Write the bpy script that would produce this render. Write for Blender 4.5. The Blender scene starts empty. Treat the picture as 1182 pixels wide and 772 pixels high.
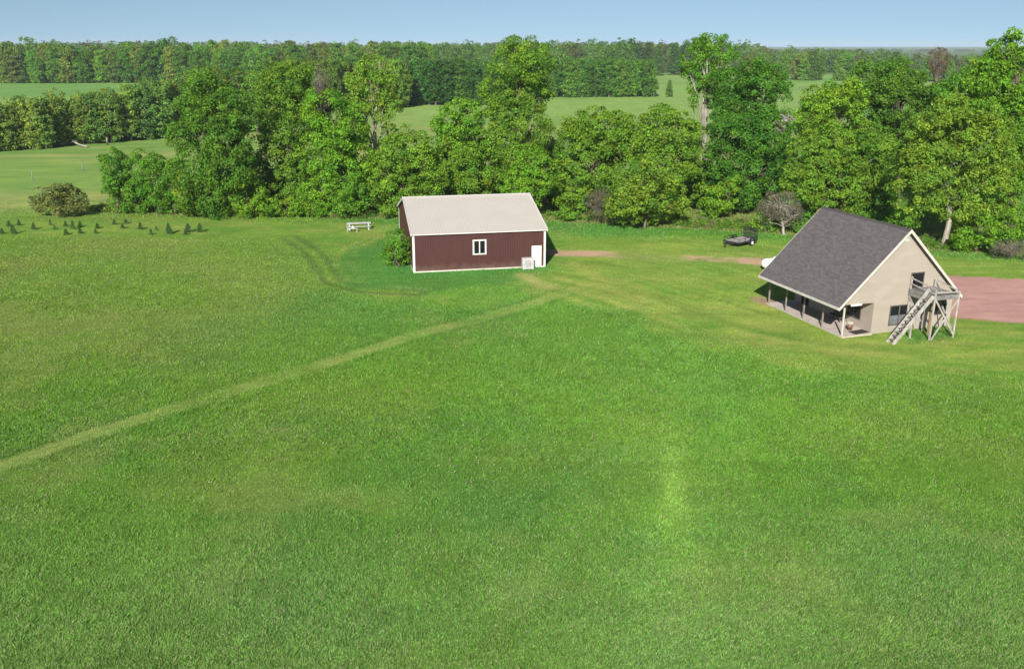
import bpy, bmesh, math, random
import numpy as np

scene = bpy.context.scene
COL = scene.collection
R = math.radians

# ------------------------------------------------------------------ world, sun, camera
SUN_EL, SUN_AZ = 30.0, 191.9          # elevation, compass angle clockwise from +Y
world = bpy.data.worlds.new("World")
scene.world = world
world.use_nodes = True
wn = world.node_tree
bg = wn.nodes["Background"]
sky = wn.nodes.new("ShaderNodeTexSky")
sky.sky_type = 'NISHITA'
sky.sun_disc = False
sky.sun_elevation = R(SUN_EL)
sky.sun_rotation = R(SUN_AZ)
sky.altitude = 400
sky.air_density = 1.0
sky.dust_density = 0.9
sky.ozone_density = 1.3
# look a little higher into the sky model, so that the low sky keeps the clear morning blue
tcw = wn.nodes.new("ShaderNodeTexCoord")
lift = wn.nodes.new("ShaderNodeVectorMath"); lift.operation = 'ADD'; lift.inputs[1].default_value = (0, 0, .17)
wn.links.new(tcw.outputs["Generated"], lift.inputs[0])
wn.links.new(lift.outputs[0], sky.inputs[0])
tn_ = wn.nodes.new("ShaderNodeMix"); tn_.data_type = 'RGBA'; tn_.blend_type = 'MULTIPLY'; tn_.inputs[0].default_value = 1
tn_.inputs[7].default_value = (1.0, 1.02, .93, 1)      # a little milky: thin summer haze
wn.links.new(sky.outputs[0], tn_.inputs[6])
wn.links.new(tn_.outputs[2], bg.inputs[0])
bg.inputs[1].default_value = 0.074

sd = bpy.data.lights.new("sun", 'SUN')
sd.energy = 5.0
sd.angle = R(0.53)
sd.color = (1.0, 0.955, 0.89)
sun = bpy.data.objects.new("sun", sd)
COL.objects.link(sun)
sun.rotation_euler = (R(90 - SUN_EL), 0, R(180 - SUN_AZ))
sun.location = (-30, -60, 60)

cd = bpy.data.cameras.new("camera")
cam = bpy.data.objects.new("camera", cd)
COL.objects.link(cam)
cam.location = (0, 0, 21.0)
cam.rotation_euler = (R(90) - 0.3071, 0, 0)
cd.sensor_width = 36
cd.lens = 36 * 1050.75 / 1182
cd.clip_start = 0.5
cd.clip_end = 60000
scene.camera = cam
vs = scene.view_settings
vs.view_transform = 'Standard'
vs.look = 'None'
vs.exposure = 0.72
vs.gamma = 1.0
vs.use_curve_mapping = False
scene.render.engine = 'CYCLES'
scene.cycles.max_bounces = 6
scene.cycles.diffuse_bounces = 3
scene.cycles.transmission_bounces = 3
scene.cycles.transparent_max_bounces = 4
scene.cycles.volume_bounces = 0

# ------------------------------------------------------------------ materials
def new_mat(name):
    m = bpy.data.materials.new(name)
    m.use_nodes = True
    nt = m.node_tree
    return m, nt, nt.nodes["Principled BSDF"]

def N(nt, kind, **kw):
    n = nt.nodes.new(kind)
    for k, v in kw.items():
        setattr(n, k, v)
    return n

def noisy(name, c1, c2, scale=6.0, rough=0.7, detail=5, bump=0.0, bscale=None, stretch=None, spec=0.3, metal=0.0):
    """plain surface with two mingled tones and a little relief"""
    m, nt, p = new_mat(name)
    tc = N(nt, "ShaderNodeTexCoord")
    mp = N(nt, "ShaderNodeMapping")
    nt.links.new(tc.outputs["Object"], mp.inputs[0])
    if stretch:
        mp.inputs["Scale"].default_value = stretch
    no = N(nt, "ShaderNodeTexNoise")
    no.inputs["Scale"].default_value = scale
    no.inputs["Detail"].default_value = detail
    nt.links.new(mp.outputs[0], no.inputs["Vector"])
    cr = N(nt, "ShaderNodeValToRGB")
    cr.color_ramp.elements[0].position = 0.32
    cr.color_ramp.elements[1].position = 0.68
    cr.color_ramp.elements[0].color = (*c1, 1)
    cr.color_ramp.elements[1].color = (*c2, 1)
    nt.links.new(no.outputs[0], cr.inputs[0])
    nt.links.new(cr.outputs[0], p.inputs["Base Color"])
    p.inputs["Roughness"].default_value = rough
    p.inputs["Specular IOR Level"].default_value = spec
    p.inputs["Metallic"].default_value = metal
    if bump:
        b = N(nt, "ShaderNodeBump")
        b.inputs["Strength"].default_value = bump
        n2 = N(nt, "ShaderNodeTexNoise")
        n2.inputs["Scale"].default_value = bscale or scale * 4
        nt.links.new(mp.outputs[0], n2.inputs["Vector"])
        nt.links.new(n2.outputs[0], b.inputs["Height"])
        nt.links.new(b.outputs[0], p.inputs["Normal"])
    return m

def leaf_mat(name, transl=0.3, rough=0.55):
    """foliage: object colour times the leaf's own tint, some light passing through"""
    m, nt, p = new_mat(name)
    oi = N(nt, "ShaderNodeObjectInfo")
    at = N(nt, "ShaderNodeAttribute", attribute_name="tint")
    mx = N(nt, "ShaderNodeMix", data_type='RGBA', blend_type='MULTIPLY')
    mx.inputs[0].default_value = 1.0
    nt.links.new(oi.outputs["Color"], mx.inputs[6])
    nt.links.new(at.outputs["Color"], mx.inputs[7])
    nt.links.new(mx.outputs[2], p.inputs["Base Color"])
    p.inputs["Roughness"].default_value = rough
    p.inputs["Specular IOR Level"].default_value = 0.12
    tr = N(nt, "ShaderNodeBsdfTranslucent")
    hs = N(nt, "ShaderNodeHueSaturation")
    hs.inputs["Hue"].default_value = 0.485
    hs.inputs["Saturation"].default_value = 1.1
    hs.inputs["Value"].default_value = 1.3
    nt.links.new(mx.outputs[2], hs.inputs["Color"])
    nt.links.new(hs.outputs[0], tr.inputs[0])
    ms = N(nt, "ShaderNodeMixShader")
    ms.inputs[0].default_value = transl
    nt.links.new(p.outputs[0], ms.inputs[1])
    nt.links.new(tr.outputs[0], ms.inputs[2])
    nt.links.new(ms.outputs[0], nt.nodes["Material Output"].inputs[0])
    return m

M = {}
M['leaf'] = leaf_mat("foliage", 0.42)
M['grassblade'] = leaf_mat("grass_blades", 0.28, 0.5)
M['bark'] = noisy("bark", (.07, .055, .04), (.16, .13, .10), 5, .9, stretch=(1, 1, .25), bump=.4)
M['palebark'] = noisy("pale_bark", (.15, .13, .105), (.36, .33, .28), 3, .85, stretch=(1, 1, .3), bump=.3)
M['greybark'] = noisy("grey_twigs", (.105, .092, .070), (.19, .17, .135), 3, .9)
M['unit'] = noisy("pale_unit_casing", (.36, .345, .33), (.44, .425, .41), 3, .5)
M['post'] = noisy("grey_beige_posts", (.17, .145, .125), (.24, .205, .18), 3, .7)
M['maroon'] = noisy("maroon_steel", (.054, .0190, .0170), (.062, .0220, .0195), .8, .45, detail=8, stretch=(1, 1, .3), spec=.4)
# splashed soil and faded streaks low on the barn sheets
nt = M['maroon'].node_tree; p = nt.nodes["Principled BSDF"]
tc = N(nt, "ShaderNodeTexCoord"); sp = N(nt, "ShaderNodeSeparateXYZ"); nt.links.new(tc.outputs["Object"], sp.inputs[0])
n9 = N(nt, "ShaderNodeTexNoise"); n9.inputs["Scale"].default_value = 1.7; n9.inputs["Detail"].default_value = 7
nt.links.new(tc.outputs["Object"], n9.inputs[0])
ad = N(nt, "ShaderNodeMath", operation='MULTIPLY_ADD'); ad.inputs[1].default_value = -1.1; nt.links.new(n9.outputs[0], ad.inputs[0]); nt.links.new(sp.outputs[2], ad.inputs[2])
mr = N(nt, "ShaderNodeMapRange"); mr.inputs[1].default_value = -.45; mr.inputs[2].default_value = .25; mr.inputs[3].default_value = .55; mr.inputs[4].default_value = 0
nt.links.new(ad.outputs[0], mr.inputs[0])
old = p.inputs["Base Color"].links[0].from_socket
md = N(nt, "ShaderNodeMix", data_type='RGBA'); nt.links.new(mr.outputs[0], md.inputs[0]); nt.links.new(old, md.inputs[6]); md.inputs[7].default_value = (.13, .085, .06, 1)
nt.links.new(md.outputs[2], p.inputs["Base Color"])
M['roofmetal'] = noisy("pale_roof_steel", (.415, .375, .33), (.435, .395, .350), .5, .42, detail=6, spec=.4)
M['trim'] = noisy("white_trim", (.52, .50, .47), (.60, .58, .55), 2, .5)
M['white'] = noisy("white_paint", (.78, .78, .78), (.85, .85, .85), 3, .4)
M['offwhite'] = noisy("weathered_white", (.36, .36, .34), (.50, .49, .47), 5, .6)
M['glass'] = noisy("dark_glass", (.006, .007, .009), (.014, .015, .018), 1.2, .12, spec=.25)
M['screen'] = noisy("insect_screen", (.10, .105, .115), (.15, .155, .165), 3, .6)
M['frame'] = noisy("dark_frame", (.07, .06, .055), (.10, .09, .08), 3, .6)
M['siding'] = noisy("beige_siding", (.300, .256, .212), (.338, .290, .242), .7, .65, detail=8, stretch=(1, 1, 2))
M['soffit'] = noisy("soffit_wood", (.085, .07, .058), (.12, .10, .085), 2, .8)
M['fascia'] = noisy("cream_fascia", (.44, .41, .36), (.53, .495, .44), 2, .55)
M['deckwood'] = noisy("weathered_wood", (.235, .215, .19), (.41, .38, .345), 4, .85, stretch=(1, 1, .4), bump=.3)
M['greywood'] = noisy("grey_boards", (.13, .12, .115), (.22, .207, .195), 4, .85, stretch=(.4, 1, 1), bump=.3)
M['plywood'] = noisy("orange_plywood", (.28, .17, .09), (.36, .22, .12), 2, .8)
M['concrete'] = noisy("porch_concrete", (.37, .315, .275), (.46, .40, .355), 1.5, .85, bump=.15)
M['blackmetal'] = noisy("black_steel", (.012, .012, .013), (.03, .03, .032), 6, .5)
M['rubber'] = noisy("tyre_rubber", (.015, .015, .015), (.03, .03, .03), 8, .85)
M['planks'] = noisy("grey_trailer_planks", (.22, .20, .18), (.40, .37, .34), 3, .85, stretch=(.3, 4, 1), bump=.3)
M['greyplastic'] = noisy("grey_grille", (.38, .38, .38), (.48, .48, .48), 4, .5)
M['clay'] = noisy("terracotta", (.20, .09, .06), (.28, .14, .09), 5, .8)
M['mat'] = noisy("dark_mat", (.025, .018, .016), (.05, .035, .03), 8, .9)

# shingles: courses with individual tabs, in the roof's own coordinates
m, nt, p = new_mat("grey_shingles")
tc = N(nt, "ShaderNodeTexCoord")
mp = N(nt, "ShaderNodeMapping")
mp.inputs["Rotation"].default_value = (0, 0, R(90))
nt.links.new(tc.outputs["UV"], mp.inputs[0])
br = N(nt, "ShaderNodeTexBrick")
br.inputs["Scale"].default_value = 1.0
br.inputs["Brick Width"].default_value = 0.34
br.inputs["Row Height"].default_value = 0.15
br.inputs["Mortar Size"].default_value = 0.008
br.inputs["Color1"].default_value = (.080, .070, .071, 1)
br.inputs["Color2"].default_value = (.120, .106, .107, 1)
br.inputs["Mortar"].default_value = (.055, .048, .048, 1)
br.inputs["Bias"].default_value = -.1
nt.links.new(tc.outputs["UV"], br.inputs["Vector"])
no = N(nt, "ShaderNodeTexNoise")
no.inputs["Scale"].default_value = .9
no.inputs["Detail"].default_value = 8
no.inputs["Roughness"].default_value = .65
nt.links.new(tc.outputs["UV"], no.inputs["Vector"])
cr = N(nt, "ShaderNodeValToRGB")
cr.color_ramp.elements[0].color = (.92, .91, .91, 1)
cr.color_ramp.elements[1].color = (1.10, 1.08, 1.08, 1)
nt.links.new(no.outputs[0], cr.inputs[0])
mx = N(nt, "ShaderNodeMix", data_type='RGBA', blend_type='MULTIPLY')
mx.inputs[0].default_value = 1
nt.links.new(br.outputs[0], mx.inputs[6])
nt.links.new(cr.outputs[0], mx.inputs[7])
nt.links.new(mx.outputs[2], p.inputs["Base Color"])
p.inputs["Roughness"].default_value = .85
M['shingle'] = m

# gravel and ground
m, nt, p = new_mat("pink_gravel")
tc = N(nt, "ShaderNodeTexCoord")
n1 = N(nt, "ShaderNodeTexNoise"); n1.inputs["Scale"].default_value = .35; n1.inputs["Detail"].default_value = 10; n1.inputs["Roughness"].default_value = .7
n2 = N(nt, "ShaderNodeTexNoise"); n2.inputs["Scale"].default_value = 9; n2.inputs["Detail"].default_value = 6
mp = N(nt, "ShaderNodeMapping"); mp.inputs["Scale"].default_value = (.5, 1.6, 1)
nt.links.new(tc.outputs["Object"], mp.inputs[0])
nt.links.new(mp.outputs[0], n1.inputs[0]); nt.links.new(tc.outputs["Object"], n2.inputs[0])
cr = N(nt, "ShaderNodeValToRGB")
cr.color_ramp.elements[0].position = .3; cr.color_ramp.elements[1].position = .7
cr.color_ramp.elements[0].color = (.31, .150, .122, 1)
cr.color_ramp.elements[1].color = (.50, .285, .24, 1)
nt.links.new(n1.outputs[0], cr.inputs[0])
c2 = N(nt, "ShaderNodeValToRGB")
c2.color_ramp.elements[0].color = (.6, .6, .6, 1); c2.color_ramp.elements[1].color = (1.35, 1.35, 1.35, 1)
nt.links.new(n2.outputs[0], c2.inputs[0])
mx = N(nt, "ShaderNodeMix", data_type='RGBA', blend_type='MULTIPLY'); mx.inputs[0].default_value = 1
nt.links.new(cr.outputs[0], mx.inputs[6]); nt.links.new(c2.outputs[0], mx.inputs[7])
nt.links.new(mx.outputs[2], p.inputs["Base Color"])
bp = N(nt, "ShaderNodeBump"); bp.inputs["Strength"].default_value = .5; bp.inputs["Distance"].default_value = .05
nt.links.new(n2.outputs[0], bp.inputs["Height"]); nt.links.new(bp.outputs[0], p.inputs["Normal"])
p.inputs["Roughness"].default_value = .95
M['gravel'] = m

m, nt, p = new_mat("field_turf")
at = N(nt, "ShaderNodeAttribute", attribute_name="tint")
tc = N(nt, "ShaderNodeTexCoord")
n1 = N(nt, "ShaderNodeTexNoise"); n1.inputs["Scale"].default_value = 4.5; n1.inputs["Detail"].default_value = 9; n1.inputs["Roughness"].default_value = .75
nt.links.new(tc.outputs["Object"], n1.inputs[0])
c2 = N(nt, "ShaderNodeValToRGB")
c2.color_ramp.elements[0].position = .3; c2.color_ramp.elements[1].position = .72
c2.color_ramp.elements[0].color = (.55, .6, .6, 1); c2.color_ramp.elements[1].color = (1.35, 1.3, 1.2, 1)
nt.links.new(n1.outputs[0], c2.inputs[0])
mx = N(nt, "ShaderNodeMix", data_type='RGBA', blend_type='MULTIPLY'); mx.inputs[0].default_value = 1
nt.links.new(at.outputs["Color"], mx.inputs[6]); nt.links.new(c2.outputs[0], mx.inputs[7])
mp = N(nt, "ShaderNodeMapping"); mp.inputs["Scale"].default_value = (.10, .34, 1)
nt.links.new(tc.outputs["Object"], mp.inputs[0])
n3 = N(nt, "ShaderNodeTexNoise"); n3.inputs["Scale"].default_value = 1.0; n3.inputs["Detail"].default_value = 7; n3.inputs["Roughness"].default_value = .68
nt.links.new(mp.outputs[0], n3.inputs[0])
c3 = N(nt, "ShaderNodeValToRGB")
c3.color_ramp.elements[0].position = .3; c3.color_ramp.elements[1].position = .7
c3.color_ramp.elements[0].color = (.74, .84, .78, 1); c3.color_ramp.elements[1].color = (1.28, 1.16, 1.2, 1)
nt.links.new(n3.outputs[0], c3.inputs[0])
m3 = N(nt, "ShaderNodeMix", data_type='RGBA', blend_type='MULTIPLY'); m3.inputs[0].default_value = 1
nt.links.new(mx.outputs[2], m3.inputs[6]); nt.links.new(c3.outputs[0], m3.inputs[7])
nt.links.new(m3.outputs[2], p.inputs["Base Color"])
bp = N(nt, "ShaderNodeBump"); bp.inputs["Strength"].default_value = .6; bp.inputs["Distance"].default_value = .12
nt.links.new(n1.outputs[0], bp.inputs["Height"]); nt.links.new(bp.outputs[0], p.inputs["Normal"])
p.inputs["Roughness"].default_value = .9
p.inputs["Specular IOR Level"].default_value = .15
M['turf'] = m

# ------------------------------------------------------------------ object helpers
def tag(o, label=None, cat=None, group=None, kind=None):
    if label: o["label"] = label
    if cat: o["category"] = cat
    if group: o["group"] = group
    if kind: o["kind"] = kind
    return o

def empty(name, loc, rz=0.0):
    o = bpy.data.objects.new(name, None)
    o.empty_display_size = .3
    o.location = loc
    o.rotation_euler = (0, 0, rz)
    COL.objects.link(o)
    return o

def copy_tree(o, parent=None):
    c_ = o.copy()
    COL.objects.link(c_)
    if parent: c_.parent = parent
    for ch in list(o.children):
        copy_tree(ch, c_)
    return c_

class MB:
    """collects boxes, bars, tubes and prisms; build() links them as ONE mesh object"""
    def __init__(s):
        s.bm = bmesh.new()
        s.uv = s.bm.loops.layers.uv.new("UVMap")
    def box(s, a, b):
        x0, y0, z0 = a; x1, y1, z1 = b
        v = [s.bm.verts.new(q) for q in ((x0,y0,z0),(x1,y0,z0),(x1,y1,z0),(x0,y1,z0),(x0,y0,z1),(x1,y0,z1),(x1,y1,z1),(x0,y1,z1))]
        for f in ((0,3,2,1),(4,5,6,7),(0,1,5,4),(1,2,6,5),(2,3,7,6),(3,0,4,7)):
            s.bm.faces.new([v[i] for i in f])
        return s
    def bar(s, p, q, w, h, up=(0, 0, 1)):
        """rectangular bar from p to q, w across and h along up"""
        p = np.array(p, float); q = np.array(q, float)
        d = q - p; d /= np.linalg.norm(d)
        u = np.array(up, float)
        if abs(u @ d) > .98: u = np.array((1., 0, 0))
        a = np.cross(d, u); a /= np.linalg.norm(a)
        u = np.cross(a, d)
        v = []
        for e in (p, q):
            for i, j in ((-1,-1),(1,-1),(1,1),(-1,1)):
                v.append(s.bm.verts.new(e + a*i*w/2 + u*j*h/2))
        for f in ((3,2,1,0),(4,5,6,7),(0,1,5,4),(1,2,6,5),(2,3,7,6),(3,0,4,7)):
            s.bm.faces.new([v[i] for i in f])
        return s
    def tube(s, pts, rad, n=10, caps=True):
        pts = [np.array(q, float) for q in pts]
        if not hasattr(rad, '__len__'): rad = [rad]*len(pts)
        rings = []
        for i, q in enumerate(pts):
            d = pts[min(i+1, len(pts)-1)] - pts[max(i-1, 0)]
            d /= np.linalg.norm(d)
            u = np.array((0, 0, 1.)) if abs(d[2]) < .9 else np.array((1., 0, 0))
            a = np.cross(d, u); a /= np.linalg.norm(a); b = np.cross(d, a)
            rings.append([s.bm.verts.new(q + rad[i]*(a*math.cos(2*math.pi*k/n) + b*math.sin(2*math.pi*k/n))) for k in range(n)])
        for r0, r1 in zip(rings, rings[1:]):
            for k in range(n):
                f = s.bm.faces.new((r0[k], r0[(k+1) % n], r1[(k+1) % n], r1[k]))
                f.smooth = n > 6
        if caps:
            s.bm.faces.new(rings[0][::-1]); s.bm.faces.new(rings[-1])
        return s
    def prism(s, poly, d):
        """closed polygon (3D points) pushed along the vector d"""
        d = np.array(d, float)
        a = [s.bm.verts.new(q) for q in poly]
        b = [s.bm.verts.new(np.array(q, float) + d) for q in poly]
        n = len(a)
        s.bm.faces.new(a[::-1]); s.bm.faces.new(b)
        for i in range(n):
            s.bm.faces.new((a[i], a[(i+1) % n], b[(i+1) % n], b[i]))
        return s
    def strip(s, rows):
        """open sheet through equally long rows of points"""
        vv = [[s.bm.verts.new(q) for q in r] for r in rows]
        for r0, r1 in zip(vv, vv[1:]):
            for i in range(len(r0) - 1):
                s.bm.faces.new((r0[i], r0[i+1], r1[i+1], r1[i]))
        return s
    def build(s, name, mat, parent=None, bevel=0.0):
        bmesh.ops.recalc_face_normals(s.bm, faces=s.bm.faces)
        if bevel:
            bmesh.ops.bevel(s.bm, geom=list(s.bm.edges), offset=bevel, segments=2, affect='EDGES', profile=.6)
        me = bpy.data.meshes.new(name)
        s.bm.to_mesh(me); s.bm.free()
        me.materials.append(mat)
        o = bpy.data.objects.new(name, me)
        COL.objects.link(o)
        if parent: o.parent = parent
        return o

def poly_mesh(name, verts, faces_n, mats, tint=None, mat_index=None):
    """fast mesh from vertex array and a face array (all faces with faces_n corners in order)"""
    nv = len(verts); nf = nv // faces_n
    me = bpy.data.meshes.new(name)
    me.vertices.add(nv)
    me.vertices.foreach_set("co", np.ascontiguousarray(verts, dtype=np.float32).ravel())
    me.loops.add(nv)
    me.loops.foreach_set("vertex_index", np.arange(nv, dtype=np.int32))
    me.polygons.add(nf)
    me.polygons.foreach_set("loop_start", np.arange(0, nv, faces_n, dtype=np.int32))
    for m_ in (mats if isinstance(mats, (list, tuple)) else [mats]): me.materials.append(m_)
    if mat_index is not None:
        me.polygons.foreach_set("material_index", mat_index.astype(np.int32))
    if tint is not None:
        at = me.attributes.new("tint", 'FLOAT_COLOR', 'FACE')
        c4 = np.ones((nf, 4), np.float32); c4[:, :3] = tint
        at.data.foreach_set("color", c4.ravel())
    me.update(calc_edges=True)
    return me

# ------------------------------------------------------------------ numeric noise
def _hash(ix, iy, seed):
    h = (ix.astype(np.int64) * 374761393 + iy.astype(np.int64) * 668265263 + seed * 974634777) & 0x7fffffff
    h = ((h ^ (h >> 13)) * 1274126177) & 0x7fffffff
    return ((h ^ (h >> 16)) & 0xffff) / 65535.0

def vnoise(x, y, scale, seed=0):
    x = np.asarray(x, float) / scale; y = np.asarray(y, float) / scale
    ix = np.floor(x); iy = np.floor(y); fx = x - ix; fy = y - iy
    fx = fx*fx*(3 - 2*fx); fy = fy*fy*(3 - 2*fy)
    a = _hash(ix, iy, seed); b = _hash(ix+1, iy, seed); c_ = _hash(ix, iy+1, seed); d = _hash(ix+1, iy+1, seed)
    return (a*(1-fx) + b*fx)*(1-fy) + (c_*(1-fx) + d*fx)*fy

def fbm(x, y, scale, seed=0, oct=4):
    t = 0; a = .5; tot = 0
    for k in range(oct):
        t = t + a*vnoise(x, y, scale/2**k, seed + 17*k); tot += a; a *= .55
    return t/tot

def sstep(a, b, x):
    t = np.clip((x - a)/(b - a), 0, 1)
    return t*t*(3 - 2*t)

def seg_dist(x, y, pts):
    """distance to a polyline"""
    best = np.full(np.shape(x), 1e9)
    for (x0, y0), (x1, y1) in zip(pts, pts[1:]):
        dx, dy = x1-x0, y1-y0
        t = np.clip(((x-x0)*dx + (y-y0)*dy)/(dx*dx+dy*dy), 0, 1)
        best = np.minimum(best, np.hypot(x-x0-t*dx, y-y0-t*dy))
    return best

def in_poly(x, y, poly):
    r = np.zeros(np.shape(x), bool)
    n = len(poly)
    for i in range(n):
        x0, y0 = poly[i]; x1, y1 = poly[(i+1) % n]
        c_ = ((y0 > y) != (y1 > y))
        with np.errstate(divide='ignore', invalid='ignore'):
            xi = (x1-x0)*(y-y0)/((y1-y0) if y1 != y0 else 1e-9) + x0
        r ^= c_ & (x < xi)
    return r

def soft_poly(x, y, poly, w):
    """1 inside, fading to 0 over w metres around the outline"""
    d = seg_dist(x, y, poly + [poly[0]])
    s_ = np.where(in_poly(x, y, poly), d, -d)
    return sstep(-w, w, s_)
# ------------------------------------------------------------------ the ground: what grows where
PATH = [(-34, 33), (-28.3, 41.2), (-26.8, 43.4), (-24.0, 47.3), (-20.5, 51.3), (-16.5, 55.7), (-11.7, 60.9), (-7.3, 66.2), (-2.2, 70.9), (1.4, 74.5), (4.5, 78.5), (7, 82)]
LAWN = [(5.0, 106.2), (29.6, 98.8), (36.4, 93.6), (52.7, 90.6), (60, 86), (90, 80), (90, 50), (39.3, 54.5), (33.6, 56.1), (26.7, 57.4), (20.4, 59.8), (14.8, 64.7), (9.9, 71.9), (5.3, 77.9), (-0.1, 80.9), (0.8, 84.5), (4.2, 87.0)]
LAWN_L = [(-69.8, 115.2), (-51.1, 112.8), (-37.7, 114.2), (-22.7, 112.7), (-14.8, 110.4), (-13.7, 104.1), (-18.9, 100.1), (-19.2, 91.6), (-16.5, 83.5), (-13, 80.5), (-0.1, 79.4), (3.7, 76.4), (-2.2, 73.9), (-11.2, 75.0), (-16.8, 80.9), (-20.6, 91.6), (-28.8, 102.6), (-63.4, 104.1)]
ARC1 = [(1.5, 79.4), (5.2, 76.4), (9.7, 69.9), (13.5, 64.3), (17.6, 60.4), (21.6, 57.7), (26.7, 56.1), (32.9, 54.8), (45, 54)]
ARC2 = [(3.9, 80.9), (8.2, 76.4), (12.4, 69.4), (16.7, 64.3), (21.2, 62.3), (25.6, 62.0), (30.0, 60.9), (37.0, 62.3), (46, 62)]
ARC3 = [(6, 90), (9, 82), (14, 74), (18, 69), (20.5, 67.5)]
ARC4 = [(4.5, 84), (8.5, 79), (12.5, 73), (16.5, 67.5), (20.5, 64.3), (24.5, 63.6)]
ARC5 = [(1.8, 80), (4.6, 79.6), (9, 82.5), (15, 84), (20, 83)]
DIRT = [(4.5, 94.9), (8.2, 94.7), (11.7, 93.9), (15, 92.6), (18.5, 92.4), (22.2, 91.5), (28, 90.0)]
BARE = [(0.9, 85.2), (2.0, 83), (3.2, 80.5)]
WHEEL = [(-26.2, 104.1), (-21.5, 95.7), (-18.5, 87.8), (-16.7, 82.5), (-13.3, 79.4), (-8.6, 78.5)]
WHEEL2 = [(-24, 108), (-18, 108.5), (-15.5, 104), (-17.5, 97), (-17.2, 90), (-14.5, 83)]
LUSH = [(-14.5, 95), (-14.3, 87.5), (-12.0, 83.2), (-7, 83.0), (-2, 84.6)]
HOTSPOT = [(9.1, 47.6), (7.8, 41.2), (7.4, 36.9)]
GRAVEL = [(34.4, 70.9), (36.6, 70.6), (40.7, 69.4), (47, 68.6), (60, 67.5), (90, 66), (90, 79), (62, 81.4), (53, 82.7), (46.2, 83.6), (42, 84.8), (38.5, 86.3), (34.5, 86.8), (31.5, 80)]
BARN = [(-9.7, 85.8), (3.3, 88.4), (.2, 104.7), (-12.8, 102.1)]
HOUSEFOOT = [(24.8, 65.6), (34.5, 68.6), (31.4, 78.3), (21.6, 75.2)]

def mix(a, b, t):
    return a*(1 - t[:, None]) + np.array(b)*t[:, None]

def gravel_share(x, y):
    sm = fbm(x, y, 3.2, 3); fine = fbm(x, y, .7, 14, 3)
    return soft_poly(x + 1.2*(sm-.5) + .9*(fine-.5), y + 1.2*(sm-.5) + .9*(fine-.5), GRAVEL, .5)

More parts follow.
